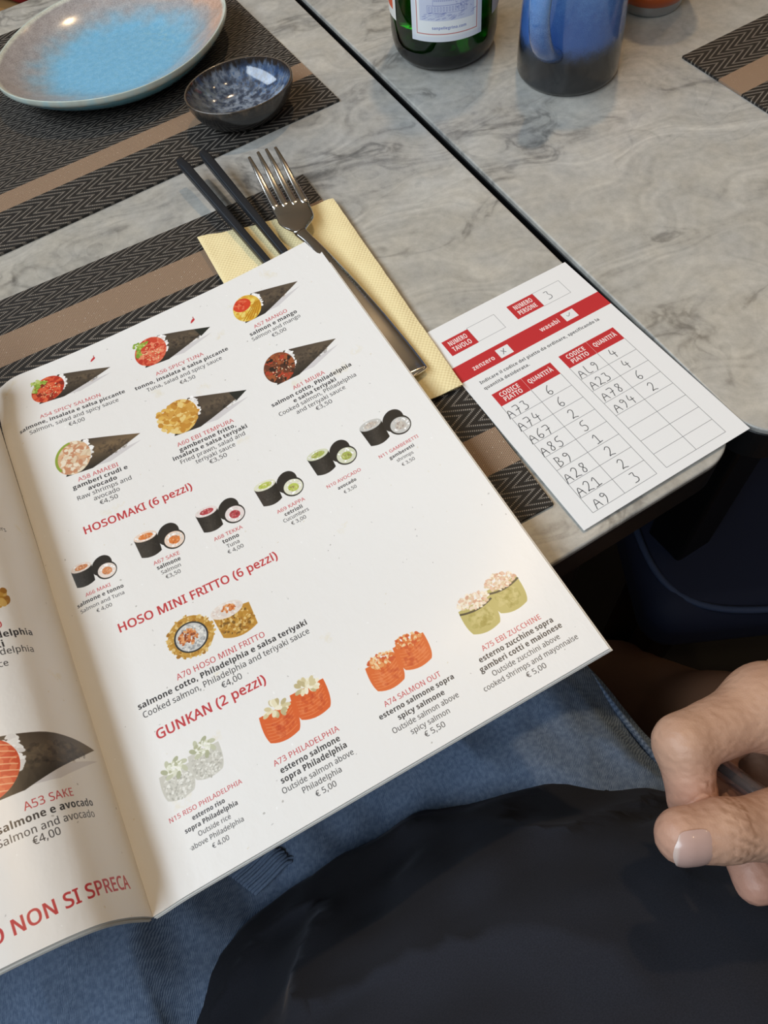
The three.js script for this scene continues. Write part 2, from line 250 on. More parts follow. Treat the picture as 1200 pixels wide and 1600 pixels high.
// ---------- plate ----------
{
  const t = thing('oval_plate', 'oval blue speckled ceramic plate with greyish pink rim on the placemat', 'plate', [0.1165, 0.7518, -0.672], 0.04);
  const scale = (a) => { const e = 1 + 0.018 * Math.cos(4 * a) ; return [0.0955 * e, 0.0795 * e]; };
  const inside = smoothProfile([[0.0001, 0.0062], [0.3, 0.0062], [0.56, 0.0068], [0.7, 0.0098], [0.84, 0.0155], [0.94, 0.0212], [0.985, 0.0242], [1.0, 0.0252]], 60);
  const lip = smoothProfile([[1.0, 0.0252], [1.012, 0.0247], [1.012, 0.0226], [0.985, 0.0186], [0.9, 0.0118], [0.78, 0.006], [0.66, 0.0025]], 40);
  const inTex = dataTex(1536, 512, (u, v) => {
    const a = u * 2 * Math.PI, x = Math.cos(a) * v * 0.095, z = Math.sin(a) * v * 0.08, n = fbm2(x * 40, z * 40, 3), sp = n2(x * 620, z * 620) * 0.6 + n2(x * 1300, z * 1300) * 0.4 + fbm2(x * 110, z * 110, 2) * 0.7;
    const net = 1 - Math.abs(fbm2(x * 75 + 4, z * 75, 2)) * 5, pool = sstep(0.72 - v + 0.1 * n, -0.16, 0.22);
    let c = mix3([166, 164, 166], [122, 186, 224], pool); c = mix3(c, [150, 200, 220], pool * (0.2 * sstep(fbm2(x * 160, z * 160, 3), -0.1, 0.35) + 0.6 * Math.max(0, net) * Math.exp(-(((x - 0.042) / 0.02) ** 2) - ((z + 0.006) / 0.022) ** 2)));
    c = mix3(c, [206, 168, 146], sstep(v + n * 0.06, 0.78, 0.93) * (0.15 + 0.8 * sstep(Math.cos(a - 0.1) + n * 0.7, 0.0, 0.8))); c = mix3(c, [214, 214, 200], sstep(v, 0.965, 0.99));
    const k = sp * (13 + 8 * (1 - pool)); return [c[0] + k, c[1] + k, c[2] + k];
  });
  const outTex = dataTex(512, 128, (u, v) => { const n = fbm2(u * 30, v * 4, 3), c = mix3([206, 214, 202], [116, 186, 210], sstep(v + n * 0.08, 0.02, 0.16)); return c.map((q) => q + n * 16); });
  mesh('dish', revolve(inside, 128, scale).toNonIndexed(), phys({ map: inTex, roughness: 0.16, clearcoat: 0.6, clearcoatRoughness: 0.06, side: THREE.DoubleSide }), t);
  mesh('underside', revolve(lip, 128, scale), phys({ map: outTex, roughness: 0.14, clearcoat: 0.6, clearcoatRoughness: 0.06, side: THREE.DoubleSide }), t).userData.label = 'light blue glazed underside and rim';
  mesh('foot_ring', revolve([[0.66, 0.0025], [0.64, 0.0003], [0.6, 0.0003], [0.58, 0.003], [0.0001, 0.003]], 96, scale), std({ color: 0xa9b4ae, roughness: 0.6, side: THREE.DoubleSide }), t);
}
// ---------- sauce dish ----------
{
  const t = thing('sauce_dish', 'small dark sauce dish with mottled blue grey glaze inside', 'dish', [0.1705, 0.7518, -0.5465], -0.12);
  const scale = () => [0.0405, 0.0325];
  t.scale.y = 0.88;
  const inside = smoothProfile([[0.0001, 0.006], [0.35, 0.0065], [0.6, 0.0095], [0.8, 0.0155], [0.93, 0.0225], [0.975, 0.027], [0.99, 0.0282]], 40);
  const outside = smoothProfile([[0.99, 0.0282], [1.015, 0.0285], [1.03, 0.0272], [1.02, 0.024], [0.96, 0.0165], [0.84, 0.0085], [0.7, 0.003], [0.62, 0.0003]], 40);
  const inTex = dataTex(768, 256, (u, v) => {
    const a = u * 2 * Math.PI, x = Math.cos(a) * v, z = Math.sin(a) * v, n = fbm2(x * 4, z * 4, 4), m = fbm2(x * 9 + 4, z * 9, 3), s = n2(x * 60, z * 60);
    let c = mix3([58, 66, 82], [138, 148, 162], sstep(n + m * 0.5, -0.5, 0.5)); c = mix3(c, [92, 96, 98], sstep(-x + m, 0.1, 0.9) * 0.7); c = mix3(c, [48, 80, 130], sstep(x - z * 0.6 + m, 0.5, 1.2) * 0.55); c = mix3(c, [52, 46, 42], sstep(v + m * 0.05, 0.93, 0.99)); return c.map((q) => q + s * 9);
  });
  const outTex = dataTex(512, 64, (u, v) => { const n = fbm2(u * 40, v * 6, 3); return mix3([96, 84, 72], [34, 32, 31], sstep(v + n * 0.08, 0.02, 0.16)).map((q) => q + n * 14); });
  mesh('bowl', revolve(inside, 96, scale), phys({ map: inTex, roughness: 0.12, clearcoat: 0.8, clearcoatRoughness: 0.05, side: THREE.DoubleSide }), t);
  mesh('outer_wall', revolve(outside, 96, scale), phys({ map: outTex, roughness: 0.22, clearcoat: 0.4, side: THREE.DoubleSide }), t);
  mesh('base', revolve([[0.62, 0.0003], [0.0001, 0.0003]], 64, scale), std({ color: 0x2a2725, roughness: 0.7, side: THREE.DoubleSide }), t);
}
// ---------- bottle ----------
{
  const t = thing('glass_bottle', 'green glass water bottle with white label on the grey table', 'bottle', [0.3405, 0.7503, -0.5275]);
  const R = 0.0415;
  const outer = smoothProfile([[0.0001, 0.006], [0.02, 0.003], [0.03, 0.0004], [0.0345, 0.0012], [0.039, 0.006], [0.0411, 0.014], [R, 0.024], [R, 0.06], [R, 0.12], [R, 0.155], [0.0385, 0.178], [0.029, 0.202], [0.019, 0.222], [0.0152, 0.24], [0.0142, 0.265], [0.0142, 0.284]], 150);
  const inner = smoothProfile([[0.0142 - 0.0025, 0.284], [0.0117, 0.262], [0.0127, 0.24], [0.0165, 0.222], [0.0265, 0.202], [0.036, 0.178], [0.039, 0.155], [0.039, 0.12], [0.039, 0.06], [0.0386, 0.02], [0.036, 0.0115], [0.028, 0.0095], [0.0001, 0.012]], 130);
  mesh('glass_body', revolve(outer.concat(inner), 96), phys({ color: new THREE.Color(0.62, 0.9, 0.5), transmission: 1, thickness: 0.003, ior: 1.5, roughness: 0.02, attenuationColor: new THREE.Color(0.06, 0.32, 0.03), attenuationDistance: 0.0028 }), t);
  const water = smoothProfile([[0.0001, 0.0125], [0.0275, 0.0102], [0.0355, 0.0121], [0.0381, 0.0202], [0.0386, 0.06], [0.0386, 0.12], [0.0386, 0.14]], 80);
  mesh('water', revolve(water.concat([[0.0001, 0.14]]), 64), phys({ color: 0xffffff, transmission: 1, thickness: 0.05, ior: 1.33, roughness: 0 }), t);
  const cap = smoothProfile([[0.0001, 0.292], [0.0135, 0.292], [0.0152, 0.29], [0.0155, 0.282], [0.0155, 0.268]], 20); mesh('screw_cap', revolve(cap, 40), std({ color: 0x35669a, metalness: 0.5, roughness: 0.35, side: THREE.DoubleSide }), t);
  const label = (name, a0, a1, y0, y1, tex, words) => {
    const g = new THREE.BufferGeometry(), P = [], UV = [], I = [], n = 28, m = 6;
    for (let j = 0; j <= m; j++) for (let i = 0; i <= n; i++) { const a = mix(a0, a1, i / n), r = R + 0.0005; P.push(Math.cos(a) * r, mix(y0, y1, j / m), Math.sin(a) * r); UV.push(i / n, j / m); }
    for (let j = 0; j < m; j++) for (let i = 0; i < n; i++) { const a = j * (n + 1) + i, b = a + 1, c = a + n + 1, d = c + 1; I.push(a, c, b, b, c, d); }
    g.setAttribute('position', new THREE.Float32BufferAttribute(P, 3)); g.setAttribute('uv', new THREE.Float32BufferAttribute(UV, 2)); g.setIndex(I); g.computeVertexNormals();
    mesh(name, g, std({ map: tex, roughness: 0.45, side: THREE.DoubleSide }), t).userData.label = words;
  };
  // towards the camera: direction from bottle to camera in plan
  const face = Math.atan2(0.5275, -0.3405);
  const front = canvasTex(512, 640, (c, w, h) => {
    c.fillStyle = '#e9ecee'; c.fillRect(0, 0, w, h);
    c.strokeStyle = 'rgba(120,130,190,0.35)'; c.lineWidth = 2; for (let k = -h; k < w; k += 9) { c.beginPath(); c.moveTo(k, h); c.lineTo(k + 34, h - 34); c.stroke(); c.beginPath(); c.moveTo(w - 30, k + h); c.lineTo(w, k + h - 30); c.stroke(); c.beginPath(); c.moveTo(0, k + h); c.lineTo(30, k + h - 30); c.stroke(); }
    c.fillStyle = '#eef1f2'; c.fillRect(38, 0, w - 76, h - 44);
    c.strokeStyle = '#c4706a'; c.lineWidth = 6; c.strokeRect(42, -20, w - 84, h - 32);
    c.fillStyle = 'rgba(120,132,196,0.28)'; c.fillRect(64, h - 330, w - 128, 190);
    c.strokeStyle = 'rgba(92,104,172,0.55)'; c.lineWidth = 3; const r = rngOf(12);
    c.strokeRect(160, h - 300, 190, 60); c.strokeRect(120, h - 240, 270, 46); c.beginPath(); c.moveTo(150, h - 300); c.lineTo(180, h - 330); c.lineTo(335, h - 330); c.lineTo(362, h - 300); c.stroke();
    for (let k = 0; k < 13; k++) { c.strokeRect(168 + k * 14, h - 290, 6, 22); c.strokeRect(130 + k * 20, h - 230, 8, 26); }
    for (let k = 0; k < 46; k++) { const x = 70 + r() * (w - 140), y = h - 190 + r() * 46; c.beginPath(); c.moveTo(x, y); c.lineTo(x + 26, y - 8); c.stroke(); }
    for (let k = 0; k < 60; k++) { const x = 300 + r() * 140, y = h - 330 + r() * 120; c.beginPath(); c.arc(x, y, 5, 0, 4); c.stroke(); }
    c.fillStyle = '#7480bc'; c.font = 'bold 27px sans-serif'; c.textAlign = 'center'; c.fillText('sanpellegrino.com', w / 2 + 14, h - 84); c.font = 'italic 30px serif'; c.fillText('Sanpellegrino', w / 2 - 30, 130);
  });
  label('front_label', face + 0.6, face - 0.72, 0.027, 0.095, front, 'white paper label with red frame and blue engraving');
  const orange = canvasTex(128, 256, (c, w, h) => { c.fillStyle = '#e9e6df'; c.fillRect(0, 0, w, h); c.fillStyle = '#d9552b'; c.fillRect(0, 0, w - 26, h - 26); });
  label('side_label', face + 1.55, face + 1.02, 0.034, 0.095, orange, 'orange label with white border');
  const grey = canvasTex(64, 128, (c, w, h) => { c.fillStyle = '#b9bcc2'; c.fillRect(0, 0, w, h); c.fillStyle = '#8f949e'; c.fillRect(14, 0, w - 28, h - 14); });
  label('side_label', face - 1.02, face - 1.5, 0.034, 0.095, grey, 'grey label');
}
// ---------- mug ----------
{
  const t = thing('ceramic_mug', 'blue glazed ceramic mug with dark foot and handle beside the bottle', 'mug', [0.3965, 0.7503, -0.4425]);
  const outer = smoothProfile([[0.03, 0.0004], [0.0352, 0.0006], [0.0376, 0.003], [0.0381, 0.008], [0.0377, 0.03], [0.0366, 0.06], [0.0352, 0.09], [0.0345, 0.11], [0.0345, 0.116]], 80);
  const lipin = smoothProfile([[0.0345, 0.116], [0.0335, 0.1172], [0.032, 0.116], [0.0322, 0.09], [0.034, 0.04], [0.034, 0.012], [0.03, 0.007], [0.0001, 0.006]], 60);
  const glaze = (x, y, z, u) => {
    const edge = 0.027 + 0.003 * fbm2(u * 5, 3, 2), s = n2(u * 420, y * 1900) * 0.6 + n2(u * 800, y * 3600) * 0.4, m = fbm2(u * 24, y * 110, 3);
    const k = sstep(y + m * 0.002 + s * 0.0035, edge - 0.005, edge + 0.012); let c = mix3([26, 27, 29], [62, 100, 168], k); c = mix3(c, [100, 144, 202], k * sstep(y + s * 0.016 + m * 0.01, 0.042, 0.085)); return c.map((q) => q + k * s * 17);
  };
  const tex = dataTex(1024, 512, (u, v) => glaze(0, v * 0.1168, 0, u));
  const gm = phys({ map: tex, roughness: 0.2, clearcoat: 0.7, clearcoatRoughness: 0.08, side: THREE.DoubleSide });
  const body = revolve(outer, 96); { const p = body.attributes.position, uv = body.attributes.uv; for (let i = 0; i < p.count; i++) uv.setY(i, clamp(p.getY(i) / 0.1168, 0.002, 0.998)); }
  mesh('cup', body, gm, t);
  mesh('inner_wall', revolve(lipin, 64), phys({ color: 0x27324a, roughness: 0.2, clearcoat: 0.5, side: THREE.DoubleSide }), t);
  mesh('foot', revolve([[0.03, 0.0004], [0.0001, 0.0004]], 64), std({ color: 0x1b1a1a, roughness: 0.8, side: THREE.DoubleSide }), t);
  // handle points towards the sitter, to the left of the line of sight
  const a = Math.atan2(0.49, -0.9), d = [Math.cos(a), Math.sin(a)], pt = (r, y) => [d[0] * r, y, d[1] * r];
  const hp = resample([pt(0.033, 0.097), pt(0.05, 0.1), pt(0.062, 0.09), pt(0.064, 0.07), pt(0.057, 0.05), pt(0.046, 0.037), pt(0.035, 0.03)], 40);
  const hg = sweep(hp, hp.map((_, i) => { const e = 1 + 0.35 * Math.abs(i / 39 - 0.5) * 2; return [0.0072 * e, 0.0045 * e]; }), [-d[1], 0, d[0]], 16);
  { const p = hg.attributes.position, uv = hg.attributes.uv; for (let i = 0; i < p.count; i++) uv.setXY(i, 0.3 + p.getX(i) * 2.2 + p.getZ(i) * 1.4, clamp(p.getY(i) / 0.1168 + 0.02, 0.02, 0.98)); }
  mesh('handle', hg, gm, t);
}
// ---------- can ----------
{
  const t = thing('drink_can', 'orange drink can with silver rim behind the blue mug', 'can', [0.503, 0.7503, -0.4725]);
  mesh('can_body', revolve(smoothProfile([[0.0262, 0.0085], [0.0285, 0.0115], [0.0305, 0.0155], [0.0308, 0.022], [0.0308, 0.06], [0.0308, 0.102], [0.0296, 0.109], [0.0272, 0.114]], 60), 72), phys({ color: 0xc25a22, metalness: 0.35, roughness: 0.3, clearcoat: 0.4, side: THREE.DoubleSide }), t);
  mesh('base_rim', revolve(smoothProfile([[0.0001, 0.007], [0.016, 0.005], [0.0215, 0.0012], [0.0232, 0.0004], [0.0245, 0.0022], [0.0262, 0.0085]], 30), 64), std({ color: 0xb9bcc0, metalness: 1, roughness: 0.3, side: THREE.DoubleSide }), t).userData.label = 'silver bottom rim';
  mesh('lid', revolve(smoothProfile([[0.0272, 0.114], [0.0262, 0.1165], [0.0252, 0.1165], [0.0245, 0.113], [0.0001, 0.113]], 30), 64), std({ color: 0xc6c8cc, metalness: 1, roughness: 0.28, side: THREE.DoubleSide }), t);
  mesh('pull_tab', box(0.012, 0.0012, 0.022, 0, 0.1145, 0.004, 0.0006), std({ color: 0xc6c8cc, metalness: 1, roughness: 0.3 }), t);
}
// ---------- napkin ----------
{
  const t = thing('paper_napkin', 'folded pale yellow paper napkin with embossed dots under the fork', 'napkin');
  const tex = dataTex(256, 256, (u, v) => { const a = Math.cos(u * 2 * Math.PI * 8) * Math.cos(v * 2 * Math.PI * 8), h = 128 + 110 * a; return [h, h, h]; }, false);
  const mat = std({ color: 0xf4e3b0, roughness: 0.95, bumpMap: tex, bumpScale: 0.0003, side: THREE.DoubleSide });
  // corners in order far-left, far-right, near-right, near-left
  const layer = (name, q, y0, y1, lift, seed) => {
    const n = 30, m = 44, P = [], UV = [], I = [];
    const at = (i, j) => { const u = i / n, v = j / m; return [mix(mix(q[0][0], q[1][0], u), mix(q[3][0], q[2][0], u), v), mix(mix(q[0][1], q[1][1], u), mix(q[3][1], q[2][1], u), v)]; };
    for (const s of [1, 0]) for (let j = 0; j <= m; j++) for (let i = 0; i <= n; i++) {
      const u = i / n, v = j / m; let [x, z] = at(i, j); z += 0.004 * Math.sin(Math.PI * u) * (1 - v) ** 6;
      const l = lift(u, v) + 0.0005 * n2(x * 60 + seed, z * 60), roll = 0.5 * (y1 - y0) * (1 - Math.sqrt(clamp(1 - ((u - 0.95) / 0.05) ** 2 * (u > 0.95 ? 1 : 0)))); P.push(x, (s ? y1 - roll : y0 + roll) + l, z); UV.push(x / 0.022, z / 0.022);
    }
    const K = (n + 1) * (m + 1);
    for (let j = 0; j < m; j++) for (let i = 0; i < n; i++) { const a = j * (n + 1) + i, b = a + 1, c = a + n + 1, d = c + 1; I.push(a, c, b, b, c, d, K + a, K + b, K + c, K + b, K + d, K + c); }
    const wall = (a, b) => I.push(a, b, K + a, b, K + b, K + a);
    for (let i = 0; i < n; i++) { wall(i, i + 1); wall(m * (n + 1) + i + 1, m * (n + 1) + i); } for (let j = 0; j < m; j++) { wall((j + 1) * (n + 1), j * (n + 1)); wall(j * (n + 1) + n, (j + 1) * (n + 1) + n); }
    const g = new THREE.BufferGeometry(); g.setAttribute('position', new THREE.Float32BufferAttribute(P, 3)); g.setAttribute('uv', new THREE.Float32BufferAttribute(UV, 2)); g.setIndex(I); g.computeVertexNormals(); mesh(name, g, mat, t);
  };
  layer('lower_fold', [[0.086, -0.438], [0.172, -0.4165], [0.1572, -0.2335], [0.072, -0.24]], 0.7521, 0.7533, () => 0, 1);
  layer('middle_fold', [[0.0835, -0.4365], [0.174, -0.4175], [0.1578, -0.2325], [0.07, -0.24]], 0.7534, 0.7545, () => 0, 5);
  layer('upper_fold', [[0.081, -0.4365], [0.1765, -0.418], [0.1585, -0.2318], [0.068, -0.24]], 0.7546, 0.7558, (u, v) => 0.0035 * (1 - u) ** 2 * (1 - v) ** 3, 9);
}
// ---------- chopsticks and fork ----------
for (const [a, b, words] of [[[0.1013, 0.768, -0.504], [0.1115, 0.7582, -0.335], 'black chopstick crossing the napkin corner, farther from the fork'], [[0.1182, 0.768, -0.502], [0.1232, 0.7582, -0.335], 'black chopstick on the napkin, the one nearer the fork']]) {
  const pts = []; for (let i = 0; i <= 20; i++) pts.push([mix(a[0], b[0], i / 20), mix(a[1], b[1], i / 20), mix(a[2], b[2], i / 20)]);
  single('chopstick', words, 'chopstick', sweep(pts, pts.map((_, i) => { const r = i === 0 ? 0.0028 : mix(0.0035, 0.0024, i / 20); return [r, r]; }), [1, 0, 0], 16, 0.55), std({ color: 0x1b2027, roughness: 0.38 }), 'pair of black chopsticks');
}
{
  const t = thing('dinner_fork', 'polished steel four tined fork lying on the yellow napkin', 'fork');
  const steel = std({ color: 0xd2cec8, metalness: 1, roughness: 0.2 });
  const hp = resample([[0.1372, 0.7668, -0.389], [0.1388, 0.7668, -0.372], [0.1394, 0.7655, -0.345], [0.1392, 0.7625, -0.31], [0.1378, 0.7602, -0.28], [0.1362, 0.7598, -0.258], [0.1356, 0.7602, -0.25]], 50);
  mesh('handle', sweep(hp, hp.map((_, i) => { const s = i / 49; const w = s < 0.12 ? mix(0.0042, 0.0034, s / 0.12) : mix(0.0036, 0.0112, sstep(s, 0.1, 0.85)); return [w * (s > 0.95 ? Math.sqrt(clamp(1 - ((s - 0.95) / 0.055) ** 2)) : 1), 0.0019 * (s > 0.97 ? 0.6 : 1)]; }), [1, 0, 0], 20, 0.8), steel, t);
  // palm
  const pal = resample([[0.1372, 0.7668, -0.389], [0.1395, 0.7655, -0.397], [0.1425, 0.7648, -0.407], [0.1445, 0.766, -0.42]], 20);
  mesh('palm', sweep(pal, pal.map((_, i) => { const s = i / 19; return [mix(0.0042, 0.0122, sstep(s, 0, 0.6)), 0.0014]; }), [1, 0, 0.35], 20, 0.8), steel, t);
  const tip = [[0.1399, -0.4657], [0.1472, -0.4668], [0.1533, -0.4660], [0.1594, -0.4637]];
  tip.forEach(([x, z], k) => {
    const bx = 0.1445 + (k - 1.5) * 0.0066 * 0.94, bz = -0.4165 + (k - 1.5) * 0.0066 * 0.35;
    const tp = resample([[bx, 0.7659, bz], [mix(bx, x, 0.35), 0.7688, mix(bz, z, 0.35)], [mix(bx, x, 0.7), 0.7735, mix(bz, z, 0.7)], [x, 0.776, z]], 24);
    mesh('tine', sweep(tp, tp.map((_, i) => [mix(0.0027, 0.0011, (i / 23) ** 1.3), mix(0.0014, 0.0008, i / 23)]), [1, 0, 0.2], 10, 0.8), steel, t);
  });
}
// ---------- order sheet ----------
const GLYPH = {   // handwritten strokes in a 1 x 1.4 cell, y down
  A: [[[0, 1.4], [0.42, 0], [0.85, 1.35]], [[0.12, 0.9], [0.75, 0.85]]], B: [[[0.15, 0.05], [0.12, 1.35]], [[0.1, 0.05], [0.6, 0.12], [0.62, 0.5], [0.2, 0.66], [0.72, 0.8], [0.72, 1.2], [0.1, 1.36]]], L: [[[0.25, 0], [0.15, 1.35], [0.8, 1.3]]],
  1: [[[0.1, 0.45], [0.5, 0], [0.48, 1.35]], [[0.1, 1.38], [0.85, 1.3]]], 2: [[[0.1, 0.3], [0.4, 0], [0.75, 0.25], [0.6, 0.75], [0.05, 1.35], [0.35, 1.2], [0.85, 1.35]]], 3: [[[0.1, 0.1], [0.65, 0.05], [0.4, 0.55], [0.78, 0.85], [0.6, 1.3], [0.05, 1.3]]],
  4: [[[0.35, 0], [0.05, 0.8], [0.85, 0.75]], [[0.65, 0.4], [0.6, 1.4]]], 5: [[[0.8, 0], [0.25, 0.05], [0.15, 0.6], [0.65, 0.6], [0.75, 1.1], [0.4, 1.4], [0.05, 1.25]]], 6: [[[0.7, 0], [0.2, 0.5], [0.1, 1.1], [0.45, 1.4], [0.8, 1.05], [0.5, 0.75], [0.15, 0.95]]],
  7: [[[0.05, 0.1], [0.8, 0.05], [0.4, 1.4]], [[0.2, 0.75], [0.75, 0.68]]], 8: [[[0.7, 0.15], [0.3, 0.05], [0.2, 0.4], [0.7, 0.85], [0.6, 1.3], [0.2, 1.25], [0.2, 0.9], [0.7, 0.45], [0.7, 0.15]]], 9: [[[0.7, 0.35], [0.4, 0.05], [0.1, 0.3], [0.35, 0.6], [0.7, 0.35], [0.68, 0.9], [0.35, 1.4]]],
  x: [[[0.1, 0.3], [0.8, 1.0]], [[0.85, 0.1], [0.1, 1.2]]], v: [[[0, 0.5], [0.3, 1.0], [1.1, 0.1]]],
};
function scribble(c, words, x, y, size) {   // centred on x, y
  const w = size * 0.78, step = w * 1.12, x0 = x - (words.length - 1) * step / 2 - w / 2;
  [...words].forEach((ch, i) => { for (const st of GLYPH[ch]) { c.beginPath(); st.forEach(([a, b], k) => { const px = x0 + i * step + a * w, py = y - size * 0.6 + b * size * 0.85; if (!k) c.moveTo(px, py); else { const [pa, pb] = st[k - 1], qx = x0 + i * step + pa * w, qy = y - size * 0.6 + pb * size * 0.85; c.quadraticCurveTo(qx, qy, (qx + px) / 2, (qy + py) / 2); if (k === st.length - 1) c.lineTo(px, py); } }); c.stroke(); } });
}
{
  const W = 1085, H = 1580;
  const tex = canvasTex(W, H, (c) => {
    const X = (u) => u * W, Y = (v) => v * H, red = '#c3262c';
    c.fillStyle = '#eeeeee'; c.fillRect(0, 0, W, H);
    c.fillStyle = red; c.fillRect(0, Y(0.202), W, Y(0.077));
    const fit = (s, x, y, w, font, col, align = 'center') => { c.font = font; c.fillStyle = col; c.textAlign = 'left'; c.textBaseline = 'middle'; const k = w / c.measureText(s).width; c.save(); c.translate(align === 'center' ? x - w / 2 : x, y); c.scale(k, 1); c.fillText(s, 0, 0); c.restore(); };
    const box2 = (u0, v0, u1, v1) => { c.strokeStyle = '#8d8f92'; c.lineWidth = 2.5; c.strokeRect(X(u0), Y(v0), X(u1 - u0), Y(v1 - v0)); };
    const tag2 = (u0, v0, u1, v1, a, b) => { c.fillStyle = red; c.fillRect(X(u0), Y(v0), X(u1 - u0), Y(v1 - v0)); const m = (u0 + u1) / 2, d = v1 - v0; fit(a, X(m), Y(v0 + d * 0.3), X((u1 - u0) * 0.7), 'bold 50px sans-serif', '#f4e9e6'); fit(b, X(m), Y(v0 + d * 0.7), X((u1 - u0) * 0.7), 'bold 50px sans-serif', '#f4e9e6'); };
    box2(0.238, 0.07, 0.421, 0.15); tag2(0.065, 0.074, 0.238, 0.153, 'NUMERO', 'TAVOLO');
    box2(0.69, 0.067, 0.875, 0.146); tag2(0.511, 0.067, 0.69, 0.145, 'NUMERO', 'PERSONE');
    fit('zenzero', X(0.176), Y(0.246), X(0.142), 'bold 46px sans-serif', '#f4dedb'); fit('wasabi', X(0.626), Y(0.237), X(0.13), 'bold 46px sans-serif', '#f4dedb');
    c.fillStyle = '#ececec'; c.fillRect(X(0.274), Y(0.221), X(0.082), Y(0.045)); c.fillRect(X(0.72), Y(0.216), X(0.082), Y(0.043));
    fit('Indicare il codice del piatto da ordinare, specificando la', X(0.083), Y(0.316), X(0.79), 'bold 30px sans-serif', '#55575a', 'left'); fit('quantità desiderata.', X(0.08), Y(0.346), X(0.292), 'bold 30px sans-serif', '#55575a', 'left');
    const grid = (u0, u1, um, t0, hb, b0) => {
      c.fillStyle = red; c.fillRect(X(u0), Y(t0), X(u1 - u0), Y(hb - t0)); c.strokeStyle = '#e8b9b8'; c.lineWidth = 2; c.beginPath(); c.moveTo(X(um), Y(t0)); c.lineTo(X(um), Y(hb)); c.stroke();
      const d = hb - t0; fit('CODICE', X((u0 + um) / 2), Y(t0 + d * 0.3), X((um - u0) * 0.66), 'bold 44px sans-serif', '#f4e9e6'); fit('PIATTO', X((u0 + um) / 2), Y(t0 + d * 0.7), X((um - u0) * 0.62), 'bold 44px sans-serif', '#f4e9e6'); fit('QUANTITÀ', X((um + u1) / 2), Y(t0 + d * 0.46), X((u1 - um) * 0.82), 'bold 44px sans-serif', '#f4e9e6');
      c.strokeStyle = '#77797c'; c.lineWidth = 2.6; for (let k = 1; k <= 8; k++) { const y = Y(mix(hb, b0, k / 8)); c.beginPath(); c.moveTo(X(u0), y); c.lineTo(X(u1), y); c.stroke(); } for (const u of [u0, um, u1]) { c.beginPath(); c.moveTo(X(u), Y(hb)); c.lineTo(X(u), Y(b0)); c.stroke(); }
    };
    grid(0.09, 0.468, 0.277, 0.383, 0.446, 0.965); grid(0.527, 0.893, 0.709, 0.379, 0.446, 0.965);
    c.strokeStyle = '#33353a'; c.lineWidth = 4.2; c.lineCap = 'round';
    const codes = ['A73', 'A74', 'A67', 'A85', 'B9', 'A28', 'A21', 'A9'], nums = ['6', '6', '2', '5', '1', '2', '2', '3'], codes2 = ['AL9', 'A23', 'A78', 'A94'], nums2 = ['4', '4', '6', '2'];
    codes.forEach((s, i) => { scribble(c, s, X(0.15 + i * 0.002), Y(0.487 + i * 0.0647), 58); scribble(c, nums[i], X(0.353 + i * 0.003), Y(0.484 + i * 0.0645), 58); });
    codes2.forEach((s, i) => { scribble(c, s, X(0.602 + i * 0.003), Y(0.487 + i * 0.0637), 56); scribble(c, nums2[i], X(0.777 + i * 0.006), Y(0.479 + i * 0.0656), 56); });
    c.strokeStyle = '#62656a'; scribble(c, '3', X(0.763), Y(0.108), 62); c.strokeStyle = '#5a5c60'; scribble(c, 'x', X(0.312), Y(0.243), 40); c.lineWidth = 3; scribble(c, 'v', X(0.757), Y(0.238), 34);
  });
  const q = [[0.1599, 0.7528, -0.2792], [0.2684, 0.7512, -0.2788], [0.2700, 0.7522, -0.1200], [0.1579, 0.7518, -0.1200]], n = 12, m = 18, P = [], UV = [], I = [], T = 0.0003;
  for (const s of [0, 1]) for (let j = 0; j <= m; j++) for (let i = 0; i <= n; i++) { const u = i / n, v = j / m, p = [0, 1, 2].map((k) => mix(mix(q[0][k], q[1][k], u), mix(q[3][k], q[2][k], u), v)); P.push(p[0], p[1] + 0.0004 * Math.sin(u * 3.1) - s * T, p[2]); UV.push(u, 1 - v); }
  const K = (n + 1) * (m + 1); for (let j = 0; j < m; j++) for (let i = 0; i < n; i++) { const a = j * (n + 1) + i, b = a + 1, c = a + n + 1, d = c + 1; I.push(a, c, b, b, c, d, K + a, K + b, K + c, K + b, K + d, K + c); }
  const g = new THREE.BufferGeometry(); g.setAttribute('position', new THREE.Float32BufferAttribute(P, 3)); g.setAttribute('uv', new THREE.Float32BufferAttribute(UV, 2)); g.setIndex(I); g.computeVertexNormals();
  single('order_sheet', 'white and red order sheet filled in by hand lying across the table gap', 'order sheet', g, std({ map: tex, roughness: 0.7, side: THREE.DoubleSide }));
}

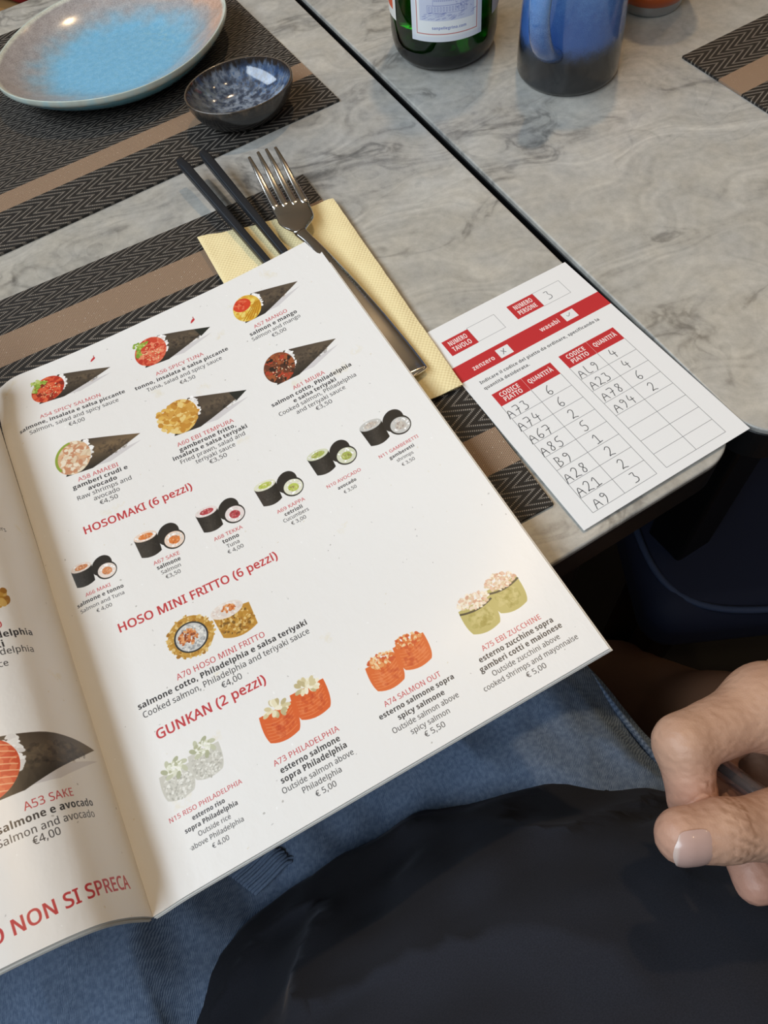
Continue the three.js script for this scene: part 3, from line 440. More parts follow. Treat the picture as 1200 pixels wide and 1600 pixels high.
// ---------- menu ----------
const PAGE = { w: 218.55, h: 319.3 };
const HEADINGS = [  // words, centre from spine and from bottom, length (mm)
  ['HOSOMAKI (6 pezzi)', 53.8, 186.2, 59.4],
  ['HOSO MINI FRITTO (6 pezzi)', 65.6, 124.4, 83.2],
  ['GUNKAN (2 pezzi)', 50.8, 66.1, 52.8],
];
const DISHES = [  // centre from spine, first line from bottom, line spacing (mm), lines as [style, words, length]
  [40.6, 273.7, 4.53, [['r', 'A54 SPICY SALMON', 35.7], ['b', 'salmone, insalata e salsa piccante', 62.3], ['n', 'Salmon, salad and spicy sauce', 51.8], ['n', '€4,00', 9.3]]],
  [107.1, 272.2, 4.72, [['r', 'A56 SPICY TUNA', 30.5], ['b', 'tonno, insalata e salsa piccante', 59.7], ['n', 'Tuna, salad and spicy sauce', 47.8], ['n', '€4,50', 9.8]]],
  [168.4, 273.5, 4.35, [['r', 'A57 MANGO', 22.8], ['b', 'salmon e mango', 32.2], ['n', 'Salmon and mango', 32.9], ['n', '€5,00', 9.6]]],
  [41.6, 219.7, 4.05, [['r', 'A58 AMAEBI', 22.4], ['b', 'gamberi crudi e', 30.4], ['b', 'avocado', 16.1], ['n', 'Raw shrimps and', 30.1], ['n', 'avocado', 14.4], ['n', '€4,50', 10.0]]],
  [102.6, 215.8, 4.05, [['r', 'A60 EBI TEMPURA', 34.0], ['b', 'gamberone fritto,', 34.2], ['b', 'insalata e salsa teriyaki', 44.9], ['n', 'Fried prawn, salad and', 39.1], ['n', 'teriyaki sauce', 23.6], ['n', '€3,50', 10.4]]],
  [168.2, 216.8, 4.17, [['r', 'A61 MIURA', 20.3], ['b', 'salmon cotto, Philadelphia', 51.7], ['b', 'e salsa teriyaki', 27.6], ['n', 'Cooked salmon, Philadelphia', 49.7], ['n', 'and teriyaki sauce', 31.3], ['n', '€3,50', 10.3]]],
  [190.2, 147.4, 3.69, [['r', 'N11 GAMBERETTI', 24.3], ['b', 'gamberetti', 15.1], ['n', 'shrimps', 10.1], ['n', '€ 3,50', 7.8]]],
  [156.4, 146.5, 3.85, [['r', 'N10 AVOCADO', 20.6], ['b', 'avocado', 11.1], ['n', '€ 3,50', 7.5]]],
  [125.2, 147.0, 3.38, [['r', 'A69 KAPPA', 16.1], ['b', 'cetrioli', 10.5], ['n', 'Cucumbers', 14.7], ['n', '€ 3,00', 8.5]]],
  [21.5, 149.6, 3.65, [['r', 'A66 MAKI', 12.8], ['b', 'salmone e tonno', 23.8], ['n', 'Salmon and Tuna', 22.4], ['n', '€ 4,00', 7.8]]],
  [57.2, 150.6, 3.43, [['r', 'A67 SAKE', 13.9], ['b', 'salmone', 12.6], ['n', 'Salmon', 10.5], ['n', '€3,50', 7.9]]],
  [90.1, 148.7, 3.47, [['r', 'A68 TEKKA', 15.8], ['b', 'tonno', 9.2], ['n', 'Tuna', 7.1], ['n', '€ 4,00', 8.8]]],
  [63.2, 87.2, 4.74, [['r', 'A70 HOSO MINI FRITTO', 44.3], ['b', 'salmone cotto, Philadelphia e salsa teriyaki', 84.4], ['n', 'Cooked salmon, Philadelphia and teriyaki sauce', 82.6], ['n', '€4,00', 10.1]]],
  [81.3, 28.8, 3.98, [['r', 'A73 PHILADELPHIA', 31.1], ['b', 'esterno salmone', 28.4], ['b', 'sopra Philadelphia', 31.3], ['n', 'Outside salmon above', 33.7], ['n', 'Philadelphia', 18.5], ['n', '€ 5,00', 9.7]]],
  [34.5, 29.4, 3.56, [['r', 'N15 RISO PHILADELPHIA', 33.1], ['b', 'esterno riso', 14.8], ['b', 'sopra Philadelphia', 23.8], ['n', 'Outside rice', 14.6], ['n', 'above Philadelphia', 23.5], ['n', '€ 4,00', 7.5]]],
  [133.1, 27.8, 4.05, [['r', 'A74 SALMON OUT', 28.5], ['b', 'esterno salmone sopra', 37.7], ['b', 'spicy salmone', 23.3], ['n', 'Outside salmon above', 33.0], ['n', 'spicy salmon', 19.4], ['n', '€ 5,50', 10.1]]],
  [185.0, 28.1, 4.08, [['r', 'A75 EBI ZUCCHINE', 31.5], ['b', 'esterno zucchine sopra', 39.5], ['b', 'gamberi cotti e maionese', 43.4], ['n', 'Outside zucchini above', 35.6], ['n', 'cooked shrimps and mayonnaise', 49.6], ['n', '€ 5,00', 10.3]]],
];
{
  const S = 6.4, W = Math.round(PAGE.w * S), H = Math.round(PAGE.h * S), RED = '#c2393f', INK = '#26262a';
  const line = (c, kind, s, x, y, len, deg, align, size) => {   // x from the left and y from the bottom, in mm
    c.save(); c.translate(x * S, H - y * S); c.rotate(-deg * Math.PI / 180);
    const bold = kind === 'b'; c.font = (bold ? 'bold ' : '') + '100px sans-serif'; c.fillStyle = kind === 'r' || kind === 'h' ? RED : INK; c.textBaseline = 'alphabetic'; c.textAlign = align || 'center';
    const k = len * S / c.measureText(s).width; c.scale(k, size ? size * S / 100 : k); c.fillText(s, 0, 34); if (kind === 'h') { c.strokeStyle = RED; c.lineWidth = 3.6; c.strokeText(s, 0, 34); } c.restore();
  };
  const blobs = (c, r, n, cx, cy, rx, ry, cols, s0, s1) => { for (let k = 0; k < n; k++) { const a = r() * 6.283, q = Math.sqrt(r()); c.fillStyle = cols[Math.floor(r() * cols.length)]; c.beginPath(); c.ellipse(cx + Math.cos(a) * q * rx, cy + Math.sin(a) * q * ry, mix(s0, s1, r()), mix(s0, s1, r()) * 0.7, r() * 3, 0, 6.3); c.fill(); } };
  const cone = (c, x, y, len, deg, kind, seed, tall = 1) => {   // local units: length of the cone = 1, x to the right, y down
    const r = rngOf(seed); c.save(); c.translate(x * S, H - y * S); c.rotate(-deg * Math.PI / 180); c.scale(len * S, len * S * tall);
    c.fillStyle = 'rgba(150,140,150,0.28)'; c.beginPath(); c.moveTo(-0.4, 0.24); c.lineTo(0.5, 0.06); c.lineTo(0.1, 0.24); c.closePath(); c.fill();
    const g = c.createLinearGradient(0, -0.2, 0.05, 0.24); g.addColorStop(0, '#4a4037'); g.addColorStop(0.45, kind === 3 ? '#77634a' : '#5f5345'); g.addColorStop(1, '#2c2824');
    c.fillStyle = g; c.beginPath(); c.moveTo(-0.16, -0.2); c.quadraticCurveTo(0.15, -0.14, 0.5, -0.04); c.quadraticCurveTo(0.2, 0.12, -0.1, 0.26); c.lineTo(-0.4, 0.28); c.lineTo(-0.3, 0.0); c.closePath(); c.fill();
    blobs(c, r, 90, 0.1, 0.03, 0.26, 0.1, ['rgba(30,26,24,0.25)', 'rgba(140,118,88,0.18)'], 0.008, 0.03);
    if (kind === 4 || kind === 1) { c.fillStyle = '#262a26'; c.beginPath(); c.moveTo(0.3, -0.09); c.lineTo(0.5, -0.04); c.lineTo(0.36, 0.06); c.closePath(); c.fill(); }
    blobs(c, r, 60, -0.12, -0.04, 0.055, 0.15, ['#f4f3f1', '#e6e4e2', '#ffffff'], 0.016, 0.034);
    c.save(); c.beginPath(); c.ellipse(-0.29, 0.03, 0.2, 0.245, 0.22, 0, 6.3); c.clip();
    const base = [['#c4422c'], ['#d8553c'], ['#d9b24a'], ['#d9c3a4'], ['#d8a650'], ['#6e3f2c'], ['#d8502c']][kind]; c.fillStyle = base[0]; c.fillRect(-0.6, -0.4, 0.7, 0.8);
    const sets = [['#d2432c', '#b93524', '#e36a45', '#8e2f22', '#dd5a3a'], ['#e0674a', '#d24a34', '#ee8d6c', '#c23c2c', '#e3785c'], ['#e7c24e', '#d59f2e', '#dca638', '#f0d878'], ['#e3cfb2', '#d2a98a', '#dfb48e', '#efe2cc', '#c98f6c', '#e9dcc4'], ['#e3b75c', '#c98f38', '#eccf86', '#d4a04a', '#b97b2e'], ['#4c2e22', '#8c4a2e', '#2e221c', '#a35a34', '#6b3a28', '#b2432c'], ['#dc5a32', '#d2461f', '#e46f45']][kind];
    blobs(c, r, 170, -0.29, 0.03, 0.2, 0.24, sets, 0.018, 0.055);
    if (kind === 2) { c.fillStyle = '#d8452a'; c.beginPath(); c.ellipse(-0.34, -0.06, 0.13, 0.12, -0.4, 0, 6.3); c.fill(); blobs(c, r, 26, -0.35, -0.07, 0.09, 0.08, ['#e8704e', '#c93a22'], 0.01, 0.03); c.strokeStyle = '#b97c1c'; c.lineWidth = 0.012; for (let k = 0; k < 5; k++) { c.beginPath(); c.moveTo(-0.42 + k * 0.05, 0.24); c.quadraticCurveTo(-0.3 + k * 0.04, 0.12, -0.16 + k * 0.02, -0.02); c.stroke(); } }
    if (kind < 2) { blobs(c, r, 22, -0.44, -0.06, 0.04, 0.13, ['#9fb94a', '#7fa238', '#c3d27a'], 0.015, 0.035); blobs(c, r, 46, -0.27, 0.06, 0.13, 0.14, ['#f0dcae', '#e7c98c'], 0.006, 0.012); }
    if (kind === 3) { c.strokeStyle = '#93a83e'; c.lineWidth = 0.03; c.beginPath(); c.ellipse(-0.29, 0.03, 0.185, 0.23, 0.22, 2.2, 4.4); c.stroke(); }
    if (kind === 5) blobs(c, r, 30, -0.28, 0.05, 0.14, 0.16, ['#e8d4b4', '#d9a07c'], 0.005, 0.014);
    if (kind === 6) { c.strokeStyle = 'rgba(246,190,150,0.85)'; c.lineWidth = 0.009; for (let k = 0; k < 9; k++) { c.beginPath(); c.moveTo(-0.5, -0.16 + k * 0.05); c.quadraticCurveTo(-0.3, -0.22 + k * 0.055, -0.1, -0.1 + k * 0.05); c.stroke(); } }
    c.restore();
    if (kind < 2) blobs(c, r, 30, -0.4, -0.14, 0.1, 0.06, ['#9fb94a', '#86a83c', '#c3d27a', '#b5c860'], 0.012, 0.03);
    if (kind === 4) blobs(c, r, 60, -0.33, 0.03, 0.24, 0.2, ['#e3b75c', '#d4a04a', '#eccf86', '#c98f38'], 0.02, 0.05);
    c.restore();
  };
  const chili = (c, x, y) => { c.save(); c.translate(x * S, H - y * S); c.rotate(-0.75); c.fillStyle = '#c8323a'; c.beginPath(); c.moveTo(-14, 0); c.quadraticCurveTo(-2, -9, 14, -3); c.quadraticCurveTo(16, 4, 8, 6); c.quadraticCurveTo(-2, 6, -14, 0); c.fill(); c.strokeStyle = '#a83a34'; c.lineWidth = 3; c.beginPath(); c.moveTo(12, -2); c.lineTo(21, -9); c.stroke(); c.restore(); };
  const rolls = (c, x, y, len, core, rice, dark, seed) => {
    const r = rngOf(seed), u = len * S; c.save(); c.translate(x * S, H - y * S); c.rotate(0.12); c.scale(u, u);
    const g = c.createLinearGradient(-0.5, 0, 0, 0); g.addColorStop(0, dark); g.addColorStop(0.5, '#3a3733'); g.addColorStop(1, '#171614');
    c.fillStyle = g; c.beginPath(); c.moveTo(-0.5, -0.2); c.lineTo(-0.42, 0.26); c.quadraticCurveTo(-0.2, 0.36, 0.0, 0.22); c.lineTo(-0.02, -0.22); c.closePath(); c.fill();
    c.fillStyle = rice; c.beginPath(); c.ellipse(-0.26, -0.22, 0.24, 0.115, -0.06, 0, 6.3); c.fill(); blobs(c, r, 40, -0.26, -0.22, 0.2, 0.085, ['#ffffff', '#ded8d0', rice], 0.014, 0.03); c.fillStyle = core; c.beginPath(); c.ellipse(-0.25, -0.22, 0.15, 0.068, -0.06, 0, 6.3); c.fill(); blobs(c, r, 22, -0.25, -0.22, 0.13, 0.05, [core, 'rgba(255,240,220,0.35)', 'rgba(90,30,20,0.2)'], 0.012, 0.03);
    c.fillStyle = '#262422'; c.beginPath(); c.ellipse(0.2, -0.1, 0.22, 0.27, 0.5, 0, 6.3); c.fill(); c.beginPath(); c.ellipse(0.28, 0.06, 0.235, 0.235, 0, 0, 6.3); c.fill();
    c.fillStyle = rice; c.beginPath(); c.ellipse(0.29, 0.07, 0.205, 0.195, 0, 0, 6.3); c.fill(); blobs(c, r, 50, 0.29, 0.07, 0.17, 0.16, ['#ffffff', '#dcd6cf', rice], 0.015, 0.034); c.fillStyle = core; c.beginPath(); c.ellipse(0.29, 0.08, 0.115, 0.1, 0.2, 0, 6.3); c.fill(); blobs(c, r, 24, 0.29, 0.08, 0.1, 0.085, [core, 'rgba(255,240,220,0.3)', 'rgba(70,20,20,0.22)'], 0.012, 0.03);
    blobs(c, r, 30, -0.2, 0.08, 0.2, 0.18, ['rgba(120,115,105,0.2)', 'rgba(8,8,8,0.3)'], 0.008, 0.02); c.restore();
  };
  const fried = (c, x, y, len) => {
    const r = rngOf(77), u = len * S; c.save(); c.translate(x * S, H - y * S); c.rotate(0.16); c.scale(u, u);
    const gold = ['#c99a45', '#b8862f', '#dcb668', '#a8742a', '#e3c583'];
    c.fillStyle = '#c29340'; c.beginPath(); c.ellipse(-0.24, 0.05, 0.255, 0.255, 0, 0, 6.3); c.fill(); blobs(c, r, 240, -0.24, 0.05, 0.265, 0.262, gold, 0.008, 0.032);
    c.fillStyle = '#2c3034'; c.beginPath(); c.ellipse(-0.24, 0.06, 0.19, 0.19, 0, 0, 6.3); c.fill(); c.fillStyle = '#cfd0ce'; c.beginPath(); c.ellipse(-0.24, 0.06, 0.172, 0.172, 0, 0, 6.3); c.fill(); blobs(c, r, 130, -0.24, 0.06, 0.16, 0.16, ['#e9e8e4', '#b4b6b6', '#d8d8d4', '#9da0a2'], 0.008, 0.022); blobs(c, r, 90, -0.27, 0.05, 0.1, 0.1, ['#d98a50', '#c46a34', '#e6a873', '#8e4424'], 0.008, 0.028);
    c.fillStyle = '#c08d38'; c.beginPath(); c.moveTo(0.02, -0.12); c.lineTo(0.1, 0.2); c.quadraticCurveTo(0.3, 0.3, 0.5, 0.16); c.lineTo(0.46, -0.14); c.closePath(); c.fill(); blobs(c, r, 200, 0.28, 0.06, 0.2, 0.16, gold.concat(['#7d5a24']), 0.008, 0.028);
    c.fillStyle = '#e9dfd6'; c.beginPath(); c.ellipse(0.2, -0.13, 0.19, 0.1, -0.12, 0, 6.3); c.fill(); blobs(c, r, 60, 0.2, -0.13, 0.17, 0.085, ['#f2ece6', '#e0cfc6', '#ded6d0'], 0.01, 0.026); blobs(c, r, 40, 0.22, -0.14, 0.08, 0.05, ['#db8a4e', '#e6a56c', '#c8682e'], 0.008, 0.022); c.restore();
  };
  const gunkan = (c, x, y, len, kind) => {
    const r = rngOf(500 + kind), u = len * S; c.save(); c.translate(x * S, H - y * S); c.rotate(0.1); c.scale(u, u);
    for (const [ox, oy] of [[0.24, -0.1], [-0.23, 0.02]]) {
      const body = [['#d0cec4', '#c4c2b8', '#e2e0d8'], ['#dc6228', '#d4541e', '#e8814c'], ['#dd6a2e', '#d45a22', '#e88a54'], ['#b9af6a', '#a79c50', '#c8c082']][kind];
      c.fillStyle = body[0]; c.beginPath(); c.moveTo(ox - 0.25, oy - 0.1); c.bezierCurveTo(ox - 0.26, oy + 0.1, ox - 0.24, oy + 0.2, ox - 0.2, oy + 0.28); c.quadraticCurveTo(ox - 0.02, oy + 0.37, ox + 0.2, oy + 0.27); c.bezierCurveTo(ox + 0.26, oy + 0.2, ox + 0.26, oy + 0.02, ox + 0.24, oy - 0.14); c.closePath(); c.fill();
      if (kind === 0) blobs(c, r, 220, ox, oy + 0.1, 0.23, 0.22, body.concat(['#b4b2a8', '#ecebe4']), 0.01, 0.026);
      if (kind === 1 || kind === 2) { c.strokeStyle = 'rgba(248,190,140,0.4)'; c.lineWidth = 0.008; for (let k = 0; k < 6; k++) { c.beginPath(); c.moveTo(ox - 0.2, oy + 0.02 + k * 0.045); c.quadraticCurveTo(ox, oy + 0.1 + k * 0.04, ox + 0.2, oy - 0.06 + k * 0.05); c.stroke(); } blobs(c, r, 30, ox, oy + 0.12, 0.18, 0.14, ['rgba(190,60,20,0.35)', 'rgba(235,140,90,0.3)'], 0.02, 0.05); }
      if (kind === 3) { blobs(c, r, 60, ox, oy + 0.1, 0.17, 0.14, ['rgba(200,190,130,0.5)', 'rgba(150,140,60,0.4)'], 0.02, 0.05); c.strokeStyle = '#2d3022'; c.lineWidth = 0.028; c.beginPath(); c.moveTo(ox - 0.25, oy - 0.05); c.quadraticCurveTo(ox, oy + 0.02, ox + 0.25, oy - 0.1); c.stroke(); }
      if (kind === 0) { for (let k = 0; k < 14; k++) { const a = k / 14 * 6.283, q = k % 2 ? 0.16 : 0.09; c.fillStyle = ['#dfe0cc', '#c6c8ae', '#f2f2e6', '#b0b394'][k % 4]; c.beginPath(); c.ellipse(ox + Math.cos(a) * q, oy - 0.14 + Math.sin(a) * q * 0.75, 0.06, 0.035, a + 0.6, 0, 6.3); c.fill(); } blobs(c, r, 26, ox, oy - 0.15, 0.12, 0.09, ['#f4f4ea', '#d2d4bc', '#e6e8d6', '#b6b898'], 0.012, 0.035); }
      if (kind === 1) { for (let k = 0; k < 26; k++) { const a = r() * 6.283, q = Math.sqrt(r()) * 0.17; c.fillStyle = ['#ece3c2', '#d8cba0', '#f5efd8', '#c4b68a'][k % 4]; c.beginPath(); c.ellipse(ox + Math.cos(a) * q, oy - 0.13 + Math.sin(a) * q * 0.62, 0.05, 0.03, a, 0, 6.3); c.fill(); } }
      if (kind === 2) blobs(c, r, 80, ox, oy - 0.12, 0.2, 0.1, ['#dd7a3c', '#e69a5c', '#d0582a', '#efc08c', '#f3d8ac'], 0.014, 0.042);
      if (kind === 3) blobs(c, r, 130, ox, oy - 0.16, 0.23, 0.12, ['#e9d8c4', '#e2bfa8', '#f3e9d6', '#d4a48a', '#dcc4a4'], 0.014, 0.036);
    }
    c.restore();
  };
  const wear = (c, seed) => { const r = rngOf(seed); for (let k = 0; k < 260; k++) { c.fillStyle = ['rgba(96,92,84,0.35)', 'rgba(190,170,120,0.22)', 'rgba(255,255,255,0.7)', 'rgba(120,120,120,0.3)'][Math.floor(r() * 4)]; c.beginPath(); c.ellipse(r() * W, r() * H, 0.8 + r() * 3.2, 0.8 + r() * 2, r() * 3, 0, 6.3); c.fill(); } for (let k = 0; k < 22; k++) { const sx = r() * W, sy = r() * H, sr = 8 + r() * 26; c.fillStyle = 'rgba(206,186,138,0.05)'; for (let q = 0; q < 14; q++) { c.beginPath(); c.ellipse(sx + (r() - 0.5) * sr * 2, sy + (r() - 0.5) * sr * 1.4, sr * r() * 0.7, sr * r() * 0.5, r() * 3, 0, 6.3); c.fill(); } } };
  const rightTex = canvasTex(W, H, (c) => {
    c.fillStyle = '#efeeec'; c.fillRect(0, 0, W, H); wear(c, 6);
    cone(c, 45.5, 295.5, 48, -9, 0, 31); cone(c, 109.3, 291.5, 49, -8, 1, 32); cone(c, 172.6, 291, 45, -4, 2, 33); cone(c, 46, 235.5, 48, -7, 3, 34); cone(c, 108.9, 233.5, 51, -9, 4, 35); cone(c, 171.3, 235.5, 47, -6, 5, 36);
    chili(c, 61.5, 306.5); chili(c, 126, 301);
    rolls(c, 22.4, 160.4, 22, '#d58a5a', '#ecdfd6', '#3a3835', 1); rolls(c, 57.3, 161.8, 25, '#e0813f', '#efd9c8', '#45403a', 2); rolls(c, 90.4, 160.5, 25, '#b8434c', '#eadfdc', '#22201f', 3); rolls(c, 123.9, 159.4, 25.5, '#bcc95c', '#e6e6cf', '#3a3431', 4); rolls(c, 156.8, 161.4, 26, '#a9b45a', '#d9dcc2', '#20211f', 5); rolls(c, 190.1, 161.8, 27, '#c4bdb4', '#c9c8c4', '#181818', 6);
    fried(c, 64.4, 104.5, 43); gunkan(c, 83.5, 46.1, 33.5, 1); gunkan(c, 33.6, 44.5, 29, 0); gunkan(c, 134, 42.6, 32, 2); gunkan(c, 185.2, 44.6, 34, 3);
    for (const [s, x, y, len] of HEADINGS) line(c, 'h', s, x, y, len, 0);
    for (const [x, y, step, lines] of DISHES) {
      const wide = lines.map(([k, s, len]) => { c.font = (k === 'b' ? 'bold ' : '') + '100px sans-serif'; return len * 100 / c.measureText(s).width; }).sort((a, b) => a - b), size = Math.min(wide[Math.floor(wide.length / 2)], step * 1.12);
      lines.forEach(([k, s, len], i) => line(c, k, s, x, y - i * step, len, 0, 'center', size));
    }
  });
  const leftTex = canvasTex(W, H, (c) => {
    const X = (s) => PAGE.w - s;
    c.fillStyle = '#efeeec'; c.fillRect(0, 0, W, H); wear(c, 8);
    cone(c, X(42), 69.5, 68, 0, 6, 41, 0.78);
    line(c, 'r', 'A53 SAKE', X(41), 50, 19.5, 3); line(c, 'b', 'salmone e avocado', X(41.5), 45.2, 39, 2.5); line(c, 'n', 'Salmon and avocado', X(42.5), 40.4, 39, 2.5); line(c, 'n', '€4,00', X(45.5), 36.2, 10.2, 4);
    line(c, 'h', 'IL CIBO NON SI SPRECA', X(13.5), 13.4, 76, 3.6, 'right');
    line(c, 'r', 'A52 EBI FRITTO', X(41.4), 131.4, 37, 4, 'right'); line(c, 'b', 'salmone cotto, Philadelphia', X(28.5), 127, 63, 4, 'right'); line(c, 'b', 'e salsa teriyaki', X(42.6), 121.4, 35, 4, 'right'); line(c, 'n', 'Cooked salmon, Philadelphia', X(30.5), 117.8, 58, 1.5, 'right'); line(c, 'n', 'and teriyaki sauce', X(43), 111.8, 34, 1.5, 'right');
    line(c, 'n', 'Cucumbers', X(26.3), 188, 19, 4, 'right');
    const r = rngOf(44); blobs(c, r, 200, X(56) * S, H - 146 * S, 20 * S, 8.5 * S, ['#c99a45', '#b8862f', '#dcb668', '#a8742a'], 6, 18);
  });
  const crumple = dataTex(512, 512, (u, v) => { const w = (x, y) => 1 - Math.abs(fbm2(x, y, 3)) * 2; const h = 128 + 70 * (w(u * 9, v * 9) * 0.5 + w(u * 16 + 9, v * 16) * 0.5 - 0.5) + 10 * n2(u * 130, v * 130); return [h, h, h]; }, false);
  const paper = (map) => phys({ map, color: 0xffffff, roughness: 0.4, bumpMap: crumple, bumpScale: 0.00022, clearcoat: 0.15, clearcoatRoughness: 0.25, side: THREE.DoubleSide });
  const edgeMat = std({ color: 0xe9e6df, roughness: 0.6, side: THREE.DoubleSide });
  const BL = V3(-0.09832, 0.78028, -0.06895), U = V3(0.99881, -0.02341, 0.04285), Vv = V3(0.06304, -0.02228, -0.99776), Nn = V3(0.02432, 0.99949, -0.02079);
  const sag = (u, v) => -7.5 * sstep(v, 30, 125) * Math.sin(Math.PI * clamp(u / 218.5)) - 7 * sstep(v, 265, 319) * sstep(130 - u, 0, 130) - (3 + 3 * v / 319) * Math.exp(-((u / 10) ** 2));
  const prof = new THREE.CatmullRomCurve3([[0, -4], [-1, 8], [-3.5, 20], [-8, 30], [-15, 36], [-25, 41], [-40, 46], [-70, 50], [-120, 48], [-205, 36]].map(([a, b]) => V3(a, b, 0)), false, 'centripetal'); prof.arcLengthDivisions = 800;
  const t = thing('menu_booklet', 'open printed sushi menu booklet with glossy white pages resting on the table edge', 'menu', [BL.x, BL.y, BL.z]);
  const sheet = (name, at, uvAt, T, n, m, mat) => {
    const P = [], UV = [], I = []; const put = (p) => { const q = U.clone().multiplyScalar(p[0] / 1000).addScaledVector(Vv, p[1] / 1000).addScaledVector(Nn, p[2] / 1000); P.push(q.x, q.y, q.z); };
    for (const s of [0, T]) for (let j = 0; j <= m; j++) for (let i = 0; i <= n; i++) { const p = at(i / n, j / m); put([p[0], p[1], p[2] - s]); UV.push(...uvAt(i / n, j / m)); }
    const K = (n + 1) * (m + 1); for (let j = 0; j < m; j++) for (let i = 0; i < n; i++) { const a = j * (n + 1) + i, b = a + 1, c = a + n + 1, d = c + 1; I.push(a, b, c, b, d, c, K + a, K + c, K + b, K + b, K + c, K + d); }
    const g = new THREE.BufferGeometry(); g.setAttribute('position', new THREE.Float32BufferAttribute(P, 3)); g.setAttribute('uv', new THREE.Float32BufferAttribute(UV, 2)); g.setIndex(I); g.computeVertexNormals();
    const J = []; const wall = (a, b) => J.push(a, K + a, b, b, K + a, K + b); for (let i = 0; i < n; i++) { wall(i, i + 1); wall(m * (n + 1) + i + 1, m * (n + 1) + i); } for (let j = 0; j < m; j++) { wall((j + 1) * (n + 1), j * (n + 1)); wall(j * (n + 1) + n, (j + 1) * (n + 1) + n); }
    const e = new THREE.BufferGeometry(); e.setAttribute('position', new THREE.Float32BufferAttribute(P, 3)); e.setAttribute('uv', new THREE.Float32BufferAttribute(UV, 2)); e.setIndex(J); const e2 = e.toNonIndexed(); e2.computeVertexNormals();
    const o = mesh(name, g, mat, t); mesh('page_edge', e2, edgeMat, o); return o;
  };
  const su = (a) => a < 0.25 ? a * 0.25 / 0.25 * 0.5 : 0.125 + (a - 0.25) / 0.75 * 0.875;   // more columns near the spine
  for (let k = 0; k < 7; k++) {
    const r = rngOf(90 + k), du = k ? 0.35 * k + r() * 0.9 : 0, dv = k ? -r() * 0.9 : 0, drop = k * 0.72, fan = k * 0.05;
    const m = k ? std({ color: 0xeeece6, roughness: 0.6, side: THREE.DoubleSide }) : paper(rightTex);
    sheet(k ? 'under_page' : 'right_page', (a, b) => { const u = su(a) * (PAGE.w + du), v = b * PAGE.h + dv * (1 - b); return [u, v, sag(u, v) - drop - fan * a]; }, (a, b) => [su(a), b], 0.5, k ? 40 : 80, k ? 30 : 80, m);
  }
  for (let k = 0; k < 6; k++) {
    const r = rngOf(190 + k), dv = k ? -r() * 0.9 : 0, m = k ? std({ color: 0xeeece6, roughness: 0.6, side: THREE.DoubleSide }) : paper(leftTex), L = prof.getLength();
    sheet(k ? 'under_page' : 'left_page', (a, b) => { const q = 1 - a, s = q < 0.3 ? q * 0.5 : 0.15 + (q - 0.3) / 0.7 * 0.85, p = prof.getPointAt(clamp(s * 218 / L)); return [p.x - k * 0.45, b * PAGE.h + dv * (1 - b), p.y - k * 0.75 * sstep(s, 0, 0.06)]; }, (a, b) => { const q = 1 - a, s = q < 0.3 ? q * 0.5 : 0.15 + (q - 0.3) / 0.7 * 0.85; return [1 - s, b]; }, 0.5, k ? 50 : 90, k ? 24 : 60, m);
  }
}

